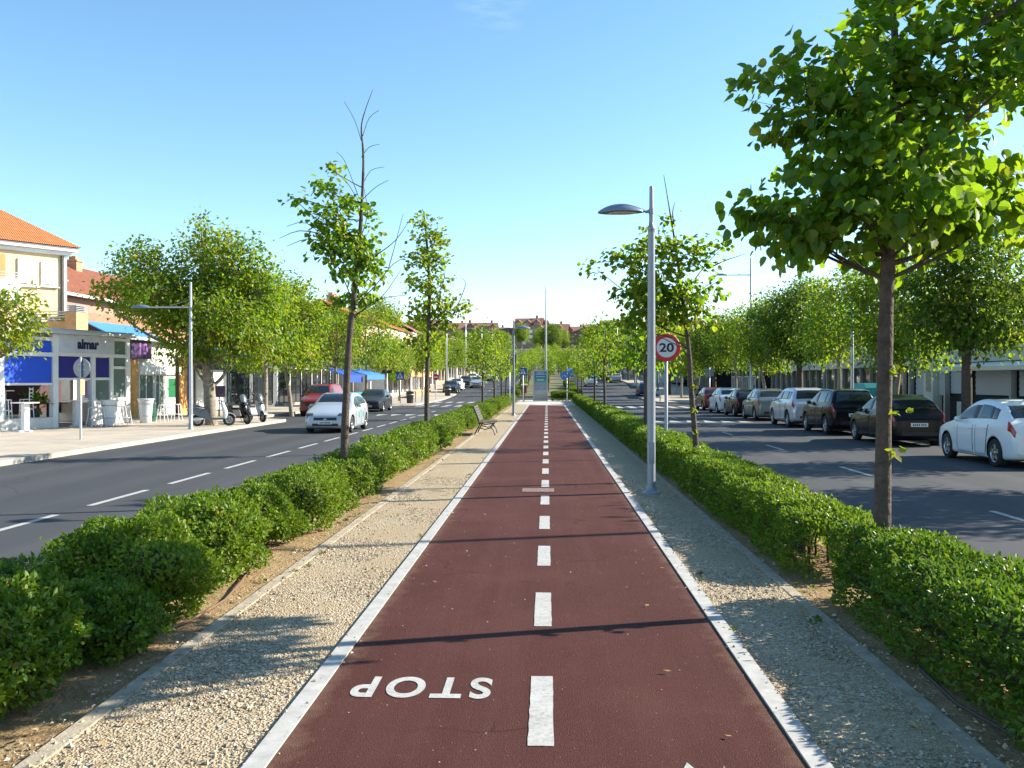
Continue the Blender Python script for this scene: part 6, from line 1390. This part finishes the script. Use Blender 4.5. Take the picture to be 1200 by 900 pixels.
# right side: white shop with grey roller blinds, then glazed pavilions
t = thing('shuttered_shop', 'pale shop front with half lowered grey roller blinds and a poster pier on the right', 'shop', (18, 45.2, 0), R(-90))
b = MB(); b.box((0, .35, 0), (22, 8, 3.1)); b.build('wall', M['dark'], t)
b = MB(); b.box((-.1, -.12, 2.66), (22.1, .34, 3.12)); b.box((-.1, -.2, 3.125), (22.1, 8.1, 3.2)); b.build('fascia', mat('shop_grey', (.66, .66, .63), .6), t)
b = MB(); b.box((1.0, -.17, 2.70), (1.65, -.122, 3.02)); s_ = b.build('sign_box', M['signwhite'], t); b = MB(); b.box((1.1, -.176, 2.74), (1.55, -.171, 2.82)); b.build('mark', M['black'], s_)
for (u0, u1_, zb_) in ((.35, 1.75, 1.18), (2.95, 3.9, 1.2), (4.15, 5.75, 1.3), (6.5, 9.6, 1.28), (10.0, 13, 1.28), (13.4, 16.8, 1.28)):
    b = MB(); n_ = 12
    for k in range(n_): b.box((u0, .16 - (.015 if k % 2 else 0), zb_ + (2.62 - zb_) * k / n_), (u1_, .19, zb_ + (2.62 - zb_) * (k + 1) / n_))
    b.build('roller_blind', M['steelblind'], t)
b = MB(); b.box((1.85, -.10, 0), (2.85, .33, 2.65)); b.build('pier', M['offwhite'], t)
b = MB(); b.box((2.15, -.125, 1.35), (2.65, -.102, 2.3)); f = b.build('poster', mat('poster_print', (.50, .38, .30), .5, noise=(7, .8), col2=(.20, .22, .20)), t)
for u in (0.0, 3.95, 5.85, 9.7, 13.1, 16.9): b = MB(); b.box((u, -.08, 0), (u + .14, .15, 2.65)); b.build('post', M['galv'], t)
b = MB(); b.box((5.2, -.05, .0), (5.75, .05, .95)); b.build('lower_panel', M['greywall'], t)
b = MB(); b.prism([(-.13, 2.62), (-1.35, 2.42), (-1.35, 2.26), (-1.33, 2.26), (-1.33, 2.40), (-.13, 2.58)], 'x', 6.2, 16.5); b.build('awning', M['canvaswhite'], t)
b = MB()
for u in (6.3, 11, 16.3): b.tube([(u, -.1, 2.2), (u, -1.3, 2.4)], .02, 6)
b.build('awning_arm', M['galv'], t)
def glazed(label, x, y, L_, m_=None, top=3.2, rz=-90, group='glazed pavilions along the right pavement'):
    t = thing('glazed_pavilion', label, 'pavilion', (x, y, zt(y)), R(rz), group)
    b = MB(); b.box((0, .1, 0), (L_, 6, top - .6)); b.build('wall', M['glass'], t)
    b = MB(); b.box((-.2, -.25, top - .6), (L_ + .2, 6.2, top)); b.build('fascia', m_ or M['greywall'], t)
    b = MB(); u = 0
    while u <= L_: b.box((u, -.06, 0), (u + .11, .095, top - .605)); u += L_ / round(L_ / 1.5)
    b.build('mullion', M['galv'], t)
    b = MB(); b.box((0, .02, .0), (L_, .098, .35)); b.build('plinth', M['darkmetal'], t); return t
glazed('glazed pavilion with a pale fascia behind the black off-road car', 18.2, 59, 12.5)
glazed('glazed pavilion behind the grey-green hatchback', 18.6, 75, 14)
t = glazed('brick red pavilion with small white framed windows behind the white hatchback', 18.0, 88, 11, M['brick'], 3.6)
for k in range(4): win(t, 1.6 + 2.6 * k, 1.5, 1.9, 1.5, -.07)
glazed('far glazed pavilion beyond the white canopy', 18.4, 118, 16); glazed('farthest glazed pavilion on the right slope', 18.4, 140, 18)
t = thing('terrace_canopy', 'white canvas terrace canopy in sunlight behind the red parked car', 'canopy', (15.0, 104, zt(100)), R(-90))
b = MB(); b.prism([(-.2, 3.2), (3.8, 3.7), (3.8, 3.78), (-.2, 3.28)], 'x', 0, 9); b.box((0, -.22, 2.85), (9, -.18, 3.25)); b.build('cloth', M['canvaswhite'], t)
for x in (.1, 4.5, 8.9): b = MB(); b.box((x - .05, -.1, 0), (x + .05, 0, 3.2)); b.build('canopy_pole', M['galv'], t)
t = thing('recycling_container', 'teal container standing behind the black hatchback on the right pavement', 'container', (14.6, 41.0, 0))
b = MB(); b.prism([(-.9, .1), (.9, .1), (1.0, 1.55), (.85, 1.75), (-.85, 1.75), (-1.0, 1.55)], 'x', -.6, .6); b.build('body', M['teal'], t)
b = MB(); b.box((-.66, -.7, 1.2), (-.601, .7, 1.4)); b.build('slot', M['black'], t)
for k in range(9):
    y = 168 + 15 * k
    t = thing('distant_shop', f'plain pale building up the right side of the avenue, {nth(k + 1)} beyond the pavilions', 'shop', (17.5, y, zt(y)), R(-90), 'distant shops on the right')
    b = MB(); b.box((0, 0, -2), (13.5, 8, 4.5)); b.build('wall', M[('offwhite', 'pinkish', 'cream')[k % 3]], t); b = MB(); b.box((-.2, -.8, 4.505), (13.7, 8.2, 4.7)); b.build('roof', M['roofp'], t)
    for q_ in range(3): win(t, 2.4 + 4.3 * q_, 1.6, 3, 2.4, -.002, frame=M['darkmetal'], sill=False)

# brick terraces on the hill closing the view
def hill_house(w, d, h, rise, wm, label, loc, rz, dormers=2):
    t = thing('hill_house', label, 'house', loc, rz, 'brick houses along the hilltop')
    b = MB(); b.box((-w / 2, -d / 2, -6), (w / 2, d / 2, h)); b.build('wall', wm, t)
    r = gable_roof(w, d, h + .05, rise); r.v = [(x - w / 2, y - d / 2, z) for x, y, z in r.v]; rf = r.build('roof', M['roofp'], t)
    for k in range(dormers):     # gabled dormers facing the avenue
        x = -w / 2 + w * (k + .5) / dormers; b = MB(); b.prism([(x - 1.5, h - .3), (x + 1.5, h - .3), (x + 1.5, h + 1.2), (x, h + 2.6), (x - 1.5, h + 1.2)], 'y', -d / 2 - .35, 0); b.build('dormer', wm, rf)
        b = MB(); b.prism([(x - 1.9, h + 1.05), (x, h + 2.75), (x + 1.9, h + 1.05), (x + 1.9, h + 1.3), (x, h + 3.05), (x - 1.9, h + 1.3)], 'y', -d / 2 - .6, .2); b.build('dormer_roof', M['roofp'], rf)
    b = MB(); b.box((w * .22, .2, h + rise * .5), (w * .22 + 1.1, 1.4, h + rise + 1.6)); b.build('chimney', M['pinkish'], t)
    for k in range(4):
        for z in (2.0, 4.9, 7.6):
            if z < h - .8:
                b = MB(); x = -w / 2 + w * (k + .5) / 4; b.box((x - .75, -d / 2 - .06, z - .8), (x + .75, -d / 2 - .003, z + .8)); b.build('window', M['pane'] if (k + int(z)) % 3 else M['white'], t)
    return t
hA = hill_house(16, 11, 9.5, 3.4, mat('hill_brick', (.29, .165, .125), .9, noise=(.8, .25)), 'brick house on the hilltop at the left end of the terrace', (-74, 452, zt(452)), R(4))
hB = hill_house(14, 11, 10.5, 3.8, mat('hill_brick_pale', (.36, .23, .18), .9, noise=(.8, .25)), 'paler taller brick house on the hilltop, second from the left', (-58, 448, zt(448)), R(-3), 3)
for i in range(13):
    rr = random.Random(i + 5); x = -43 + 11.5 * i
    dup((hA, hB)[i % 2 if i % 5 else 0], (x, 446 + rr.uniform(-10, 14), zt(446) + rr.uniform(-2.0, .5)), R(rr.uniform(-14, 14)), f'brick house on the hilltop terrace, {nth(i + 3)} from the left', None, rr.uniform(.88, 1.02))
for i in range(9):
    rr = random.Random(i + 45); x = -95 + 22 * i
    dup((hB, hA)[i % 2], (x, 500 + rr.uniform(-12, 18), zt(500) + rr.uniform(-.5, 1.5)), R(rr.uniform(-14, 14)), f'brick house of the rear hilltop row, {nth(i + 1)} from the left', 'brick houses of the rear hilltop row', rr.uniform(.95, 1.1))
